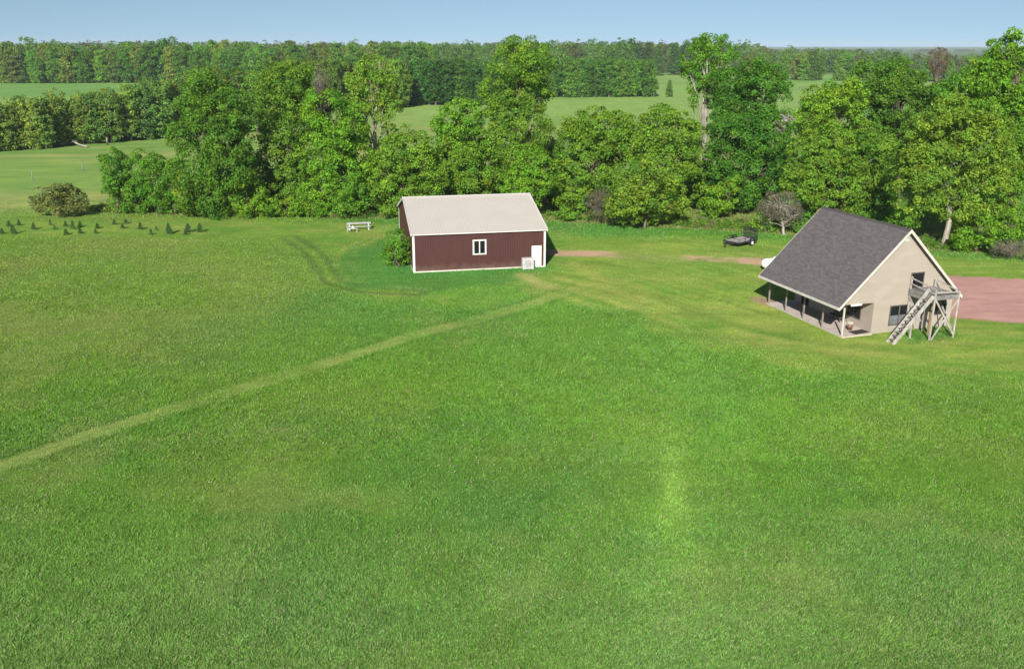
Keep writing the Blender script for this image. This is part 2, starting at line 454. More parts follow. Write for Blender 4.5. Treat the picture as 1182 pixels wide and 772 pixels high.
def ground_at(x, y):
    """albedo, grass height, and share of dry blades at points of the field"""
    big = fbm(x, y, 34, 1); mid = fbm(x, y, 11, 2); sm = fbm(x, y, 3.2, 3); fine = fbm(x, y, .9, 4, 3)
    col = np.ones((len(x), 3))*np.array((.070, .150, .022))
    h = np.full(len(x), .20); dry = np.full(len(x), .07)
    # richer blue green patches, olive patches, thin tan patches
    t = sstep(.48, .68, .6*big + .4*mid); col = mix(col, (.050, .138, .034), t*.8); h += .04*t
    t = sstep(.50, .70, .5*fbm(x, y, 26, 9) + .5*fbm(x, y, 7, 10)); col = mix(col, (.098, .152, .034), t*.5); dry += .07*t
    t = sstep(.56, .72, .45*fbm(x, y, 17, 12) + .55*fbm(x, y, 4, 13)); col = mix(col, (.140, .160, .060), t*.36); dry += .13*t; h -= .04*t
    # left part of the hay field: thin and olive
    t = sstep(-8, -34, x + .15*(y-70)) * sstep(48, 66, y) * (.4 + .6*sstep(.35, .65, mid))
    col = mix(col, (.125, .150, .042), t*.72); dry += .14*t; h -= .03*t
    # nearest part: duller, more stems
    t = sstep(44, 28, y)*(.45 + .55*mid); col = mix(col, (.108, .190, .068), t*.8); dry += .16*t
    # lighter, greener middle
    t = np.exp(-(((x-4)/17)**2 + ((y-58)/15)**2)); col = mix(col, (.088, .168, .028), t*.55)
    # mown lawn round the buildings
    w = 1.6*(sm - .5)
    w2 = 5*(mid - .5)
    lawn = soft_poly(x + w + w2, y + w + w2, LAWN, 3.2); ll = soft_poly(x + w, y - w, LAWN_L, 2.4)
    lm = np.maximum(lawn, ll*.75)
    lc = mix(mix(mix(np.ones((len(x), 3))*np.array((.108, .182, .034)), (.150, .205, .050), sstep(.45, .7, fbm(x, y*1.6, 6, 21))*.7), (.070, .160, .026), sstep(.46, .66, fbm(x, y, 5, 22))*.7), (.19, .19, .075), sstep(.58, .72, fbm(x*.7 + y*.5, y*1.5, 2.4, 23))*.6)
    col = col*(1 - lm[:, None]) + lc*lm[:, None]; h = h*(1 - lm) + .06*lm; dry = dry*(1 - lm) + .12*lm
    # mower passes along the lawn arcs
    for arc, ww, k in ((ARC1, .6, .22), (ARC2, .45, .42), (ARC3, .9, .3), (ARC4, .5, .45), (ARC5, .4, .35)):
        d = seg_dist(x, y, arc) + .5*(sm - .5)
        t = sstep(ww*1.9, ww*.3, d)*sstep(.36, .62, .5*mid + .5*sm)*k*1.5
        t = np.clip(t, 0, .8)
        col = mix(col, (.225, .225, .085), t); h = h*(1 - t) + .05*t
    da = seg_dist(x, y, ARC1)
    t = lawn*sstep(.50, .66, .5*fbm(x*.55, da*3.0, 4, 51) + .5*fbm(x*.5, da*5.5, 2.2, 52))*.5; col = mix(col, (.195, .220, .074), t)
    t = lawn*sstep(.54, .70, fbm(x*.5, da*3.5, 4.5, 53))*.6; col = mix(col, (.075, .135, .028), t)
    t = lawn*sstep(.55, .8, np.sin(seg_dist(x, y, ARC1)*2*math.pi/1.5)*.5 + .5 + .25*(mid - .5))*.22
    col = mix(col, (.20, .23, .06), t)
    # the pale mown path over the field
    d = seg_dist(x, y, PATH) + .35*(sm - .5)
    t = sstep(1.15, .45, d + .5*(mid-.5))*(.5 + .5*sstep(.3, .6, sm)); far_ = sstep(84, 76, y)
    col = mix(col, (.150, .202, .066), t*.75*far_); h = h*(1 - t) + .07*t; dry += .05*t
    t2 = sstep(.5, .15, np.abs(d - 1.15))*far_*sstep(.4, .6, mid); col = mix(col, (.045, .105, .020), t2*.3)
    t2 = sstep(.22, .08, np.abs(d - .42))*far_*sstep(.35, .6, sm); col = mix(col, (.19, .20, .085), t2*.45)
    # wheel marks left of the barn
    d = np.abs(seg_dist(x, y, WHEEL) - .8); t = sstep(.65, .15, d + .3*(sm-.5))*.9*sstep(.28, .5, mid)
    col = mix(col, (.050, .090, .026), t*.8)
    d = np.abs(seg_dist(x, y, WHEEL2) - .7); t = np.maximum(t, sstep(.6, .15, d + .3*(sm-.5))*.6); col = mix(col, (.17, .19, .06), sstep(.6, .15, d)*.45)
    d = seg_dist(x, y, LUSH); t = sstep(5.0, 2.2, d + 2.5*(sm-.5) + 1.5*(mid-.5)); t = t*(.45 + .9*(mid-.2)).clip(0, 1); col = mix(col, (.040, .128, .036), np.clip(t, 0, 1)*.8); h = h*(1-t) + .14*t; h = h*(1-t)+.06*t
    # hotspot opposite the sun, painted as a lighter streak into the grass colour
    px_, py_ = x - 8.0, y - 41.0; al = px_*.15 + py_*.989; pe = px_*.989 - py_*.15
    t = np.exp(-(pe/(.55 + .10*np.abs(al)))**2 - (al/4.6)**2)*.7*(.5 + mid)
    col = mix(col, (.15, .26, .06), np.clip(t, 0, 1))
    # lush uncut grass against the barn and along the wood
    db = seg_dist(x, y, BARN + [BARN[0]]); t = sstep(3.2, .6, db + 1.2*(sm-.5))*sstep(5, 2, x)
    col = mix(col, (.040, .135, .030), t*.8); h += .05*t*sstep(2, -3, x)
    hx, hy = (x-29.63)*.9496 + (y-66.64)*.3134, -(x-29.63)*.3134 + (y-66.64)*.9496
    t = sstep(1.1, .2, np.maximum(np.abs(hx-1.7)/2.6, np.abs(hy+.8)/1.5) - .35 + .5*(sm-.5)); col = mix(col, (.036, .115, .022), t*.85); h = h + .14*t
    t = sstep(1.3, .3, np.hypot((hx+4.5)/1.0, (hy-10.9)/1.7) + .8*(sm-.5)); col = mix(col, (.30, .165, .19), t*.9); h = h*(1-t)+.02*t
    # bare pinkish wheel track and bare spot by the door
    d = seg_dist(x, y, DIRT); gap = np.maximum(sstep(12.2, 10, x), sstep(17.2, 19, x))*sstep(.22, .40, fbm(x, y, 3.5, 31))
    t = sstep(1.9, 1.1, d + 1.5*(sm-.5))*(.15 + .85*gap)
    col = mix(col, (.34, .215, .215), np.clip(t, 0, 1)*.92); h = h*(1-t)+.012*t; dry += .2*t
    t = sstep(1.25, .3, seg_dist(x, y, BARE) + 1.3*(sm-.5))
    col = mix(col, (.28, .25, .14), t*.6); h = h*(1-t)+.04*t
    # gravel court and under the buildings: no grass
    g = gravel_share(x, y)
    col = mix(col, (.30, .18, .14), g); h = h*(1 - g)
    h = h*(1 - .7*sstep(2.2, .4, seg_dist(x, y, GRAVEL + [GRAVEL[0]])))
    edge = np.clip(4*g*(1-g), 0, 1); col = mix(col, (.24, .22, .09), edge*.5)
    inside = in_poly(x, y, BARN) | in_poly(x, y, HOUSEFOOT)
    h = np.where(inside, 0, h)
    # mossy, tan litter under the wood edge
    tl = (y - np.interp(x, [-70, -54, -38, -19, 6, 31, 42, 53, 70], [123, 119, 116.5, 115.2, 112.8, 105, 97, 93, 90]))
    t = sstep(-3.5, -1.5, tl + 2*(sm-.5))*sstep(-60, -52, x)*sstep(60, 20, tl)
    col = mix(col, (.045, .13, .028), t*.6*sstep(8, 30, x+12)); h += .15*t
    t = sstep(-.8, .6, tl + 2.0*(mid-.5))*sstep(-58, -52, x)*sstep(30, 12, tl); col = mix(col, (.120, .125, .05), t*.7); dry += .25*t
    # hay fields beyond the trees
    t = sstep(112, 128, y)*np.maximum(sstep(-54, -62, x + .0*y), sstep(128, 150, y))
    st = fbm(x*.25, y, 9, 41); f2 = fbm(x, y, 60, 42)
    fc = mix(mix(np.ones((len(x), 3))*np.array((.130, .205, .062)), (.215, .225, .10), sstep(.46, .64, st)*.8), (.075, .165, .045), sstep(.48, .64, .6*fbm(x*.3, y, 22, 43) + .4*fbm(x*.4, y, 4, 46))*.85)
    ff = mix(np.ones((len(x), 3))*np.array((.155, .235, .080)), (.10, .20, .062), sstep(.4, .65, f2))
    fc = fc*(1 - sstep(230, 300, y)[:, None]) + ff*sstep(230, 300, y)[:, None]
    col = col*(1 - t[:, None]) + fc*t[:, None]
    # cow path across the right far field
    d = np.abs(y - (318 + .12*x + 6*(fbm(x, y, 80, 44)-.5))); t = sstep(3.5, 1, d)*sstep(12, 22, x)*sstep(80, 50, x); col = mix(col, (.25, .245, .13), t*.6)
    # wooded land further out
    t = sstep(700, 760, y + 60*(fbm(x, y, 300, 45)-.5)); col = mix(col, (.060, .10, .030), t)
    # woodland floor on the right behind the house
    col = col*np.array((1.38, 1.42, .98))
    col *= (.88 + .24*fine)[:, None]*(.92 + .16*sm)[:, None]
    return col, h, dry

xs = np.concatenate([-np.geomspace(9000, 80, 42), np.arange(-78, 78.1, .6), np.geomspace(80, 9000, 42)])
ys = np.concatenate([np.linspace(-400, 10, 8), np.arange(12, 24, 3), np.arange(24, 126, .6), np.arange(126, 260, 3), np.geomspace(262, 14000, 70)])
gx, gy = np.meshgrid(xs, ys)
fx, fy = gx.ravel(), gy.ravel()
me = bpy.data.meshes.new("ground")
nx, ny = len(xs), len(ys)
me.vertices.add(nx*ny)
gco = np.stack([fx, fy, np.zeros_like(fx)], 1)
me.vertices.foreach_set("co", gco.astype(np.float32).ravel())
ii, jj = np.meshgrid(np.arange(nx-1), np.arange(ny-1))
a = (jj*nx + ii).ravel()
q = np.stack([a, a+1, a+1+nx, a+nx], 1).astype(np.int32)
me.loops.add(q.size); me.loops.foreach_set("vertex_index", q.ravel())
me.polygons.add(len(q)); me.polygons.foreach_set("loop_start", np.arange(0, q.size, 4, dtype=np.int32))
at = me.attributes.new("tint", 'FLOAT_COLOR', 'POINT')
gc, _, _ = ground_at(fx, fy)
c4 = np.ones((nx*ny, 4), np.float32); c4[:, :3] = gc
at.data.foreach_set("color", c4.ravel())
me.materials.append(M['turf']); me.update(calc_edges=True)
ground = bpy.data.objects.new("ground", me); COL.objects.link(ground); tag(ground, kind='structure')

# gravel court: a sheet a little above the turf with a ragged edge
gx_, gy_ = np.meshgrid(np.arange(30, 92, .16), np.arange(64, 89, .16))
gx_, gy_ = gx_.ravel(), gy_.ravel()
kg = gravel_share(gx_, gy_) > .5
gx_, gy_ = gx_[kg], gy_[kg]
q = np.stack([np.stack([gx_ + a_*.08, gy_ + b_*.08, np.full(len(gx_), .012)], 1) for a_, b_ in ((-1, -1), (1, -1), (1, 1), (-1, 1))], 1)
me = poly_mesh("gravel_drive", q.reshape(-1, 3), 4, M['gravel'])
o = bpy.data.objects.new("gravel_drive", me); COL.objects.link(o); tag(o, kind='structure')

# ------------------------------------------------------------------ grass blades of the hay field and lawn
rng = np.random.default_rng(11)
def blades(n, y0, y1, width, hmul):
    u = rng.random(n)
    # more per square metre the nearer
    y = 1/np.sqrt(1/y1**2 + u*(1/y0**2 - 1/y1**2))
    hw = .5625*(.953*y + 6.35) + 3
    x = (rng.random(n)*2 - 1)*hw
    cx, cy = fbm(x, y, 1.1, 61, 3), fbm(x, y, .45, 62, 2)
    col, h, dry = ground_at(x, y)
    keep = (h > .02)
    x, y, col, h, dry, cx, cy = [v[keep] for v in (x, y, col, h, dry, cx, cy)]
    n = len(x)
    hh = h*hmul*(.35 + .9*cy)*(.75 + .5*cx)*rng.uniform(.7, 1.35, n)
    th = rng.random(n)*2*math.pi; w = width*rng.uniform(.6, 1.3, n)*(.6 + .4*np.clip(h/.2, 0, 1))
    lean = rng.normal(0, .55, (n, 2))*hh[:, None]
    lean[:, 0] += .18*hh; lean[:, 1] += .10*hh
    b0 = np.stack([x - np.cos(th)*w, y - np.sin(th)*w, np.full(n, -.01)], 1)
    b1 = np.stack([x + np.cos(th)*w, y + np.sin(th)*w, np.full(n, -.01)], 1)
    tp = np.stack([x + lean[:, 0], y + lean[:, 1], hh], 1)
    mid = (b0*.5 + b1*.5)*.45 + tp*.55 + np.stack([np.cos(th)*w*.7, np.sin(th)*w*.7, hh*.12], 1)
    v = np.stack([b0, b1, mid, tp], 1).reshape(-1, 3)
    k = (1 + rng.normal(0, 1, n)*np.interp(y, [25, 45, 70, 110], [.28, .22, .17, .12])).clip(.4, 1.9)
    tint = col*k[:, None]*1.27
    tint *= (.84 + .32*cx)[:, None]
    d = rng.random(n) < dry*.7 + .015
    tint[d] = tint[d]*.35 + np.array((.42, .38, .22))*rng.uniform(.5, 1.2, (d.sum(), 1))*.65
    bl = rng.random(n) < .12*sstep(.5, .7, fbm(x, y, 6, 66)); tint[bl] = tint[bl]*.5 + np.array((.06, .16, .075))*.8
    return v, tint
parts = [blades(760000, 23, 46, .0145, .58), blades(580000, 44, 76, .022, .66), blades(430000, 72, 128, .034, .62)]
v = np.concatenate([q[0] for q in parts]); tn = np.concatenate([q[1] for q in parts])
me = poly_mesh("field_grass", v, 4, M['grassblade'], tn)
o = bpy.data.objects.new("field_grass", me); COL.objects.link(o)
tag(o, "long green hay grass with dry stems over the open field", kind='stuff')

# white clover heads and seed heads seen as pale specks
n = 9000
y = 1/np.sqrt(1/110**2 + rng.random(n)*(1/24**2 - 1/110**2)); x = (rng.random(n)*2-1)*.5625*(.953*y+6.35)
_, h, dry = ground_at(x, y)
kp = (h > .1) & (fbm(x, y, 9, 71) > .5)
x, y, h = x[kp], y[kp], h[kp]; n = len(x)
s_ = rng.uniform(.014, .026, n)*(y/40).clip(.8, 1.7)
zc = h*rng.uniform(.7, 1.1, n)
tet = np.array([(-1,-1,-1),(1,-1,-.6),(0,1.1,-.8),(0,0,1.2)])
P = np.stack([x, y, zc], 1)[:, None, :] + tet[None]*s_[:, None, None]
v = P[:, [0, 1, 3, 1, 2, 3, 2, 0, 3]].reshape(-1, 3)
tn = np.repeat(rng.uniform(.7, 1.1, (n, 1))*np.array((.33, .33, .20)), 3, 0)
me = poly_mesh("clover_heads", v, 3, M['grassblade'], tn)
o = bpy.data.objects.new("clover_heads", me); COL.objects.link(o)
tag(o, "pale clover and seed heads dotted through the hay grass", kind='stuff')
# ------------------------------------------------------------------ the maroon barn
barn = empty("barn", (-9.524, 85.96, 0), .1964)
tag(barn, "maroon steel barn with a pale beige metal roof and white trim", "barn")
L_, D_, HE, HR = 13.06, 16.53, 3.80, 5.97
def ribbed(mb, p, q, ztop, z0=.12, step=.23, dep=.011):
    """vertical ribbed sheet from p to q; ztop(t) gives its upper edge"""
    p = np.array(p, float); q = np.array(q, float); Ln = np.linalg.norm(q-p); d = (q-p)/Ln; n = np.array((d[1], -d[0]))
    prof = []; t = 0
    while t < Ln - 1e-6:
        for dt, off in ((0, 0), (.03, dep), (.06, dep), (.09, 0)):
            if t + dt < Ln: prof.append((t + dt, off))
        t += step
    prof.append((Ln, 0))
    lo = [(p[0]+d[0]*t+n[0]*o_, p[1]+d[1]*t+n[1]*o_, z0) for t, o_ in prof]
    hi = [(a_[0], a_[1], ztop(t/Ln)) for a_, (t, _) in zip(lo, prof)]
    mb.strip([lo, hi])
gable = lambda t: HE + (HR-HE)*(1 - abs(2*t-1)) - .03
w = MB(); ribbed(w, (0, 0), (L_, 0), lambda t: HE - .02); w.build("front_wall", M['maroon'], barn)
w = MB(); ribbed(w, (L_, 0), (L_, D_), gable); w.build("right_gable", M['maroon'], barn)
w = MB(); ribbed(w, (L_, D_), (0, D_), lambda t: HE - .02); w.build("back_wall", M['maroon'], barn)
w = MB(); ribbed(w, (0, D_), (0, 0), gable); w.build("left_gable", M['maroon'], barn)
fd = MB(); fd.box((-.03, -.035, -.05), (L_+.03, .05, .13)); fd.box((-.03, D_-.05, -.05), (L_+.03, D_+.035, .13))
fd.box((-.032, .06, -.05), (.05, D_-.06, .13)); fd.box((L_-.05, .06, -.05), (L_+.032, D_-.06, .13)); fd.build("base_trim", M['fascia'], barn)
# roof: two ribbed slopes with thickness, ridge cap
rf = MB(); ov, eo = .19, .22
sl = (HR-HE)/(D_/2)
for side in (0, 1):
    ye = -eo if side == 0 else D_+eo; yr = D_/2
    ze = HE - sl*eo + .06; zr = HR + .06
    rows_t, rows_b = [[], []], [[], []]
    x = -ov
    prof = []
    while x < L_ + ov - .01:
        for dx, o_ in ((0, 0), (.02, .012), (.05, .012), (.07, 0)):
            if x+dx < L_+ov: prof.append((x+dx, o_))
        x += .3
    prof.append((L_+ov, 0))
    rf.strip([[(x, ye, ze+o_) for x, o_ in prof], [(x, yr, zr+o_) for x, o_ in prof]])
    rf.strip([[(-ov, ye, ze-.07), (L_+ov, ye, ze-.07)], [(-ov, yr, zr-.07), (L_+ov, yr, zr-.07)]])
roof = rf.build("roof", M['roofmetal'], barn)
rc = MB(); rc.bar((-ov-.01, D_/2, HR+.085), (L_+ov+.01, D_/2, HR+.085), .34, .05); rc.build("ridge_cap", M['trim'], roof)
for xe in (-ov, L_+ov):
    tb = MB()
    for ye in (-eo, D_+eo):
        tb.bar((xe, ye, HE - sl*eo + .005), (xe, D_/2, HR + .005), .06, .24)
    tb.build("rake_trim", M['trim'], roof)
eb = MB(); eb.box((-ov+.04, -eo-.03, HE-sl*eo-.05), (L_+ov-.04, -eo-.002, HE-sl*eo+.05)); eb.build("eave_trim", M['trim'], roof)
eb = MB(); eb.box((-ov+.04, D_+eo+.002, HE-sl*eo-.12), (L_+ov-.04, D_+eo+.03, HE-sl*eo+.05)); eb.build("eave_trim", M['trim'], roof)
for x, y in ((0, 0), (L_, 0), (0, D_), (L_, D_)):
    ct = MB(); sx = -1 if x == 0 else 1; sy = -1 if y == 0 else 1
    ct.box((min(x+sx*.045, x-sx*.16), min(y+sy*.02, y+sy*.05), .135), (max(x+sx*.045, x-sx*.16), max(y+sy*.02, y+sy*.05), HE-.05))
    ct.box((min(x+sx*.02, x+sx*.05), min(y-sy*.16, y+sy*.019), .135), (max(x+sx*.02, x+sx*.05), max(y-sy*.16, y+sy*.019), HE-.05))
    ct.build("corner_trim", M['trim'], barn)
wf = MB(); x0, x1, z0, z1 = 5.80, 7.15, 1.53, 3.02
for a, b in (((x0, -.07, z0), (x1, -.005, z0+.13)), ((x0, -.07, z1-.13), (x1, -.005, z1)), ((x0, -.07, z0+.13), (x0+.15, -.005, z1-.13)), ((x1-.15, -.07, z0+.13), (x1, -.005, z1-.13)), (((x0+x1)/2-.05, -.065, z0+.13), ((x0+x1)/2+.05, -.005, z1-.13))):
    wf.box(a, b)
win = wf.build("window", M['trim'], barn)
for a in (x0+.15, (x0+x1)/2+.05):
    pn = MB(); pn.box((a, -.045, z0+.13), (a + (x1-x0)/2-.2, -.025, z1-.13)); pn.build("pane", M['glass'], win)
dr = MB(); dr.box((11.74, -.075, .06), (12.62, -.02, 2.12)); door = dr.build("door", M['white'], barn, bevel=.006)
hd_ = MB(); hd_.tube([(12.52, -.09, 1.0), (12.52, -.14, 1.0)], .035, 8); hd_.build("handle", M['greyplastic'], door)
fr = MB(); fr.box((11.68, -.06, .06), (11.735, -.005, 2.18)); fr.box((12.625, -.06, .06), (12.68, -.005, 2.18)); fr.box((11.735, -.06, 2.125), (12.625, -.005, 2.18)); fr.build("door_frame", M['trim'], barn)

# white unit beside the barn door
un = empty("outdoor_unit", tuple(np.array((-9.524, 85.96, 0)) + np.array((math.cos(.1964)*11.17 + math.sin(.1964)*.62, math.sin(.1964)*11.17 - math.cos(.1964)*.62, 0))), .1964)
tag(un, "boxy white outdoor unit with grey markings beside the barn door", "outdoor unit")
c_ = MB(); c_.box((-.58, -.30, .06), (.56, .28, 1.14)); c_.build("casing", M['unit'], un, bevel=.02)
g_ = MB()
for rr in (.16, .26, .36):
    prev = None
    for k in range(25):
        a_ = 2*math.pi*k/24; P_ = (-.04+rr*math.cos(a_), -.315, .6+rr*math.sin(a_))
        if prev and k % 4 != 3: g_.bar(prev, P_, .022, .022, up=(0, 1, 0))
        prev = P_
g_.bar((-.24, -.318, .6), (.16, -.318, .6), .03, .03); g_.build("fan_grille", M['screen'], un)
for x in (-.5, .38):
    b_ = MB(); b_.box((x, -.26, 0), (x+.1, .24, .06)); b_.build("foot", M['greyplastic'], un)

# ------------------------------------------------------------------ the beige house with the porch
house = empty("house", (29.63, 66.64, 0), R(18.26))
tag(house, "beige house with a steep grey shingle roof and an open porch", "house")
LR, WH, HE2, HR2, GY = 10.65, 5.655, 2.487, 8.018, .42
sl = (HR2-HE2)/WH
zr_at = lambda x: HR2 - sl*abs(x)          # top of the roof
TH = .24
PX0, PX1, WR = -4.75, -2.23, 5.2
zu = lambda x: zr_at(x) - TH - .06         # under the rafters
gw = MB()
gw.prism([(PX1, GY, 0), (WR, GY, 0), (WR, GY, zu(WR)), (0, GY, zu(0)), (PX0, GY, zu(PX0)), (PX0, GY, 2.52), (PX1, GY, 2.46)], (0, .14, 0))
gwall = gw.build("gable_wall", M['siding'], house)
lap = MB()                                    # lap siding shadow lines: real thin boards over the wall
z = .25
while z < 7.5:
    xl = PX1 if z < 2.5 else PX0
    xa = max(xl, -(HR2 - TH - .1 - z)/sl); xb = min(WR, (HR2 - TH - .1 - z)/sl)
    if xb - xa > .3:
        lap.prism([(xa, GY-.002, z), (xa, GY-.022, z), (xa, GY-.004, z+.235), (xa, GY-.002, z+.235)], (xb-xa, 0, 0))
    z += .24
lap.build("lap_boards", M['siding'], gwall)
ww = MB(); ww.box((PX1, GY+.145, 0), (PX1+.14, 10.2, zu(PX1)-.05)); ww.build("porch_wall", M['siding'], house)
ww = MB(); ww.box((WR-.14, GY+.145, 0), (WR, 10.2, zu(WR)-.02)); ww.build("side_wall", M['siding'], house)
bw = MB(); bw.prism([(PX1+.145, 10.06, 0), (WR-.145, 10.06, 0), (WR-.145, 10.06, zu(WR)), (0, 10.06, zu(0)), (PX0, 10.06, zu(PX0)), (PX0, 10.06, 2.5), (PX1+.145, 10.06, 2.5)], (0, .14, 0)); bw.build("back_gable", M['siding'], house)
def slope(side):
    s_ = -1 if side == 0 else 1
    mb = MB(); bm = mb.bm
    xr, xe = 0, s_*WH
    P = {}
    for nm, x, z in (('r', xr, HR2), ('e', xe, HE2)):
        for en, y in (('n', 0), ('f', LR)):
            P[nm+en+'t'] = bm.verts.new((x, y, z)); P[nm+en+'b'] = bm.verts.new((x + s_*-.0, y, z - TH))
    for f in (('rnt', 'ent', 'eft', 'rft'), ('rnb', 'rfb', 'efb', 'enb'), ('ent', 'enb', 'efb', 'eft'), ('rnt', 'rnb', 'enb', 'ent'), ('rft', 'eft', 'efb', 'rfb')):
        bm.faces.new([P[k] for k in f])
    sll = math.hypot(WH, HR2-HE2)
    for f in bm.faces:
        for lp in f.loops:
            lp[mb.uv].uv = (lp.vert.co.y, abs(lp.vert.co.x)/WH*sll)
    return mb
hroof = slope(0).build("roof", M['shingle'], house)
r2 = slope(1).build("roof", M['shingle'], house)
cp = MB(); cp.prism([(-.16, -.01, HR2-.16+.02), (0, -.01, HR2+.022), (.16, -.01, HR2-.16+.02), (0, -.01, HR2-.02)], (0, LR+.02, 0)); cp.build("ridge_cap", M['shingle'], hroof)
for par, s_ in ((hroof, -1), (r2, 1)):
    for y in (-.035, LR+.005):
        f_ = MB(); f_.prism([(0, y, HR2+.012), (s_*WH, y, HE2+.012), (s_*WH, y, HE2-.25), (0, y, HR2-.25-.01)], (0, .03, 0)); f_.build("rake_board", M['fascia'], par)
    f_ = MB(); f_.box((min(s_*WH, s_*(WH+.03)), -.03, HE2-.22), (max(s_*WH, s_*(WH+.03)), LR+.03, HE2-.01)); f_.build("eave_board", M['fascia'], par)
gt = MB(); gt.box((-WH-.145, .05, HE2-.16), (-WH-.035, LR-.05, HE2-.03)); gt.build("gutter", M['fascia'], hroof)
vp = MB(); vp.tube([(1.6, 7.4, zr_at(1.6)-.1), (1.6, 7.4, zr_at(1.6)+.55)], .055, 10); vp.build("vent_pipe", M['greyplastic'], r2)
# porch
sb = MB(); sb.box((-4.95, .20, -.05), (PX1-.003, 10.35, .10)); sb.build("porch_slab", M['concrete'], house)
bmw = MB(); bmw.box((-4.92, GY+.15, 2.30), (-4.78, 10.30, 2.50)); bmw.build("porch_beam", M['soffit'], house)
for k in range(5):
    y = .42 + k*2.42
    po = MB(); po.box((-4.90, y-.05, .10), (-4.80, y+.05, 2.298)); po.build("porch_post", M['fascia' if k == 0 else 'post'], house)
ra = MB()
y = .9
while y < 10.1:
    ra.bar((-WH+.1, y, zr_at(-WH+.1)-TH-.09), (PX1-.02, y, zr_at(PX1-.02)-TH-.09), .05, .14); y += .61
ra.build("rafters", M['soffit'], house)
wb = MB(); wb.box((-4.35, GY-.10, 2.40), (-3.4, GY-.03, 2.52)); wb.build("porch_white_board", M['white'], house)  # small white board at the top of the porch opening
for y0, y1, z0, z1 in ((1.7, 3.3, .75, 1.95), (5.4, 6.9, .75, 1.95), (8.2, 9.2, .12, 2.1)):
    f_ = MB(); x = PX1
    f_.box((x-.05, y0, z0), (x-.003, y1, z0+.08)); f_.box((x-.05, y0, z1-.08), (x-.003, y1, z1)); f_.box((x-.05, y0, z0+.08), (x-.003, y0+.08, z1-.08)); f_.box((x-.05, y1-.08, z0+.08), (x-.003, y1, z1-.08)); f_.box((x-.045, (y0+y1)/2-.03, z0+.08), (x-.003, (y0+y1)/2+.03, z1-.08))
    fo = f_.build("porch_window", M['frame'], house)
    for a in (y0+.08, (y0+y1)/2+.03):
        g_ = MB(); g_.box((x-.03, a, z0+.08), (x-.01, a+(y1-y0)/2-.11, z1-.08)); g_.build("pane", M['glass'], fo)
# gable openings
def gwin(name, x0, x1, z0, z1, split_low=False, mull=True):
    y = GY-.024
    f_ = MB()
    f_.box((x0, y-.05, z0), (x1, y, z0+.07)); f_.box((x0, y-.05, z1-.07), (x1, y, z1)); f_.box((x0, y-.05, z0+.07), (x0+.07, y, z1-.07)); f_.box((x1-.07, y-.05, z0+.07), (x1, y, z1-.07))
    if mull: f_.box(((x0+x1)/2-.06, y-.045, z0+.07), ((x0+x1)/2+.06, y, z1-.07))
    fo = f_.build(name, M['frame'], house)
    zm = z0+.07+(z1-z0-.14)*.5 if split_low else z0+.07
    for a, b in (((x0+.07, (x0+x1)/2-.06), ((x0+x1)/2+.06, x1-.07)) if mull else ((x0+.07, x1-.07),)):
        g_ = MB(); g_.box((a, y-.022, zm), (b, y-.004, z1-.07)); g_.build("pane", M['glass'], fo)
        if split_low:
            g_ = MB(); g_.box((a, y-.035, z0+.07), (b, y-.006, zm-.002)); g_.build("screen", M['screen'], fo)
    return fo
gwin("lower_window", -.70, 1.04, .52, 2.10, True)
gwin("lower_window", 3.15, 4.6, 1.0, 2.3)
gwin("upper_door", .88, 2.10, 3.36, 4.56, False, False)
v_ = MB(); v_.box((-.25, GY-.03, 7.05), (.25, GY-.023, 7.25)); v_.build("gable_vent", M['greyplastic'], house)

# ------------------------------------------------------------------ weathered stair tower in front of the gable
st = empty("stair_tower", (29.63, 66.64, 0), R(18.26))
tag(st, "weathered grey wooden stair and cross braced deck at the house gable", "outdoor stair")
ZD = 3.36
XL = .86
d_ = MB()
y = -2.2
while y < GY-.20:
    d_.box((XL, y, ZD-.04), (3.1, min(y+.13, GY-.03), ZD)); y += .14
d_.build("deck_boards", M['greywood'], st)
jb = MB()
jb.box((XL-.05, -2.26, ZD-.30), (3.15, -2.205, ZD-.01)); jb.box((3.105, -2.20, ZD-.30), (3.15, GY-.03, ZD-.01))
for x in (1.4, 1.95, 2.5): jb.box((x, -2.2, ZD-.24), (x+.045, GY-.03, ZD-.045))
jb.build("deck_frame", M['greywood'], st)
jb = MB(); jb.box((XL-.05, -2.2, ZD-.24), (XL-.005, GY-.03, ZD-.01)); jb.box((XL-.06, -2.1, ZD-.52), (XL-.015, GY-.03, ZD-.27)); jb.build("side_boards", M['greywood'], st)
for x, y, z1, w_ in ((3.05, -2.30, ZD+.25, .055), (XL, -2.30, ZD+.55, .055), (XL+.02, .26, ZD+.95, .05), (-.14, -1.40, 2.1, .055), (3.08, .2, ZD+.6, .05), (1.9, -.4, ZD-.27, .05)):
    p_ = MB(); p_.box((x-w_, y-.05, -.15), (x+w_, y+.05, z1)); p_.build("post", M['deckwood'], st)
for a, b in (((XL+.05, -2.37, ZD-.25), (3.0, -2.37, .25)), ((3.02, -2.40, ZD-.2), (.90, -2.40, .02)), ((3.17, -2.15, .3), (3.17, .1, ZD-.35)), ((XL-.07, .2, ZD-.6), (XL-.07, -1.3, 1.2)), ((XL-.10, -1.6, ZD-.5), (XL-.10, .1, 1.3))):
    p_ = MB(); p_.bar(a, b, .035, .12); p_.build("brace", M['deckwood'], st)
pl_ = MB(); pl_.bar((1.95, -1.0, .0), (2.1, -1.0, ZD-.28), .32, .03); pl_.build("plywood_board", M['plywood'], st)
rl = MB(); rl.bar((XL-.02, .3, ZD+.85), (XL-.02, -2.28, ZD+.55), .04, .09); rl.bar((XL-.02, .22, ZD+.4), (XL-.02, -2.24, ZD+.2), .04, .08); rl.build("railing", M['deckwood'], st)
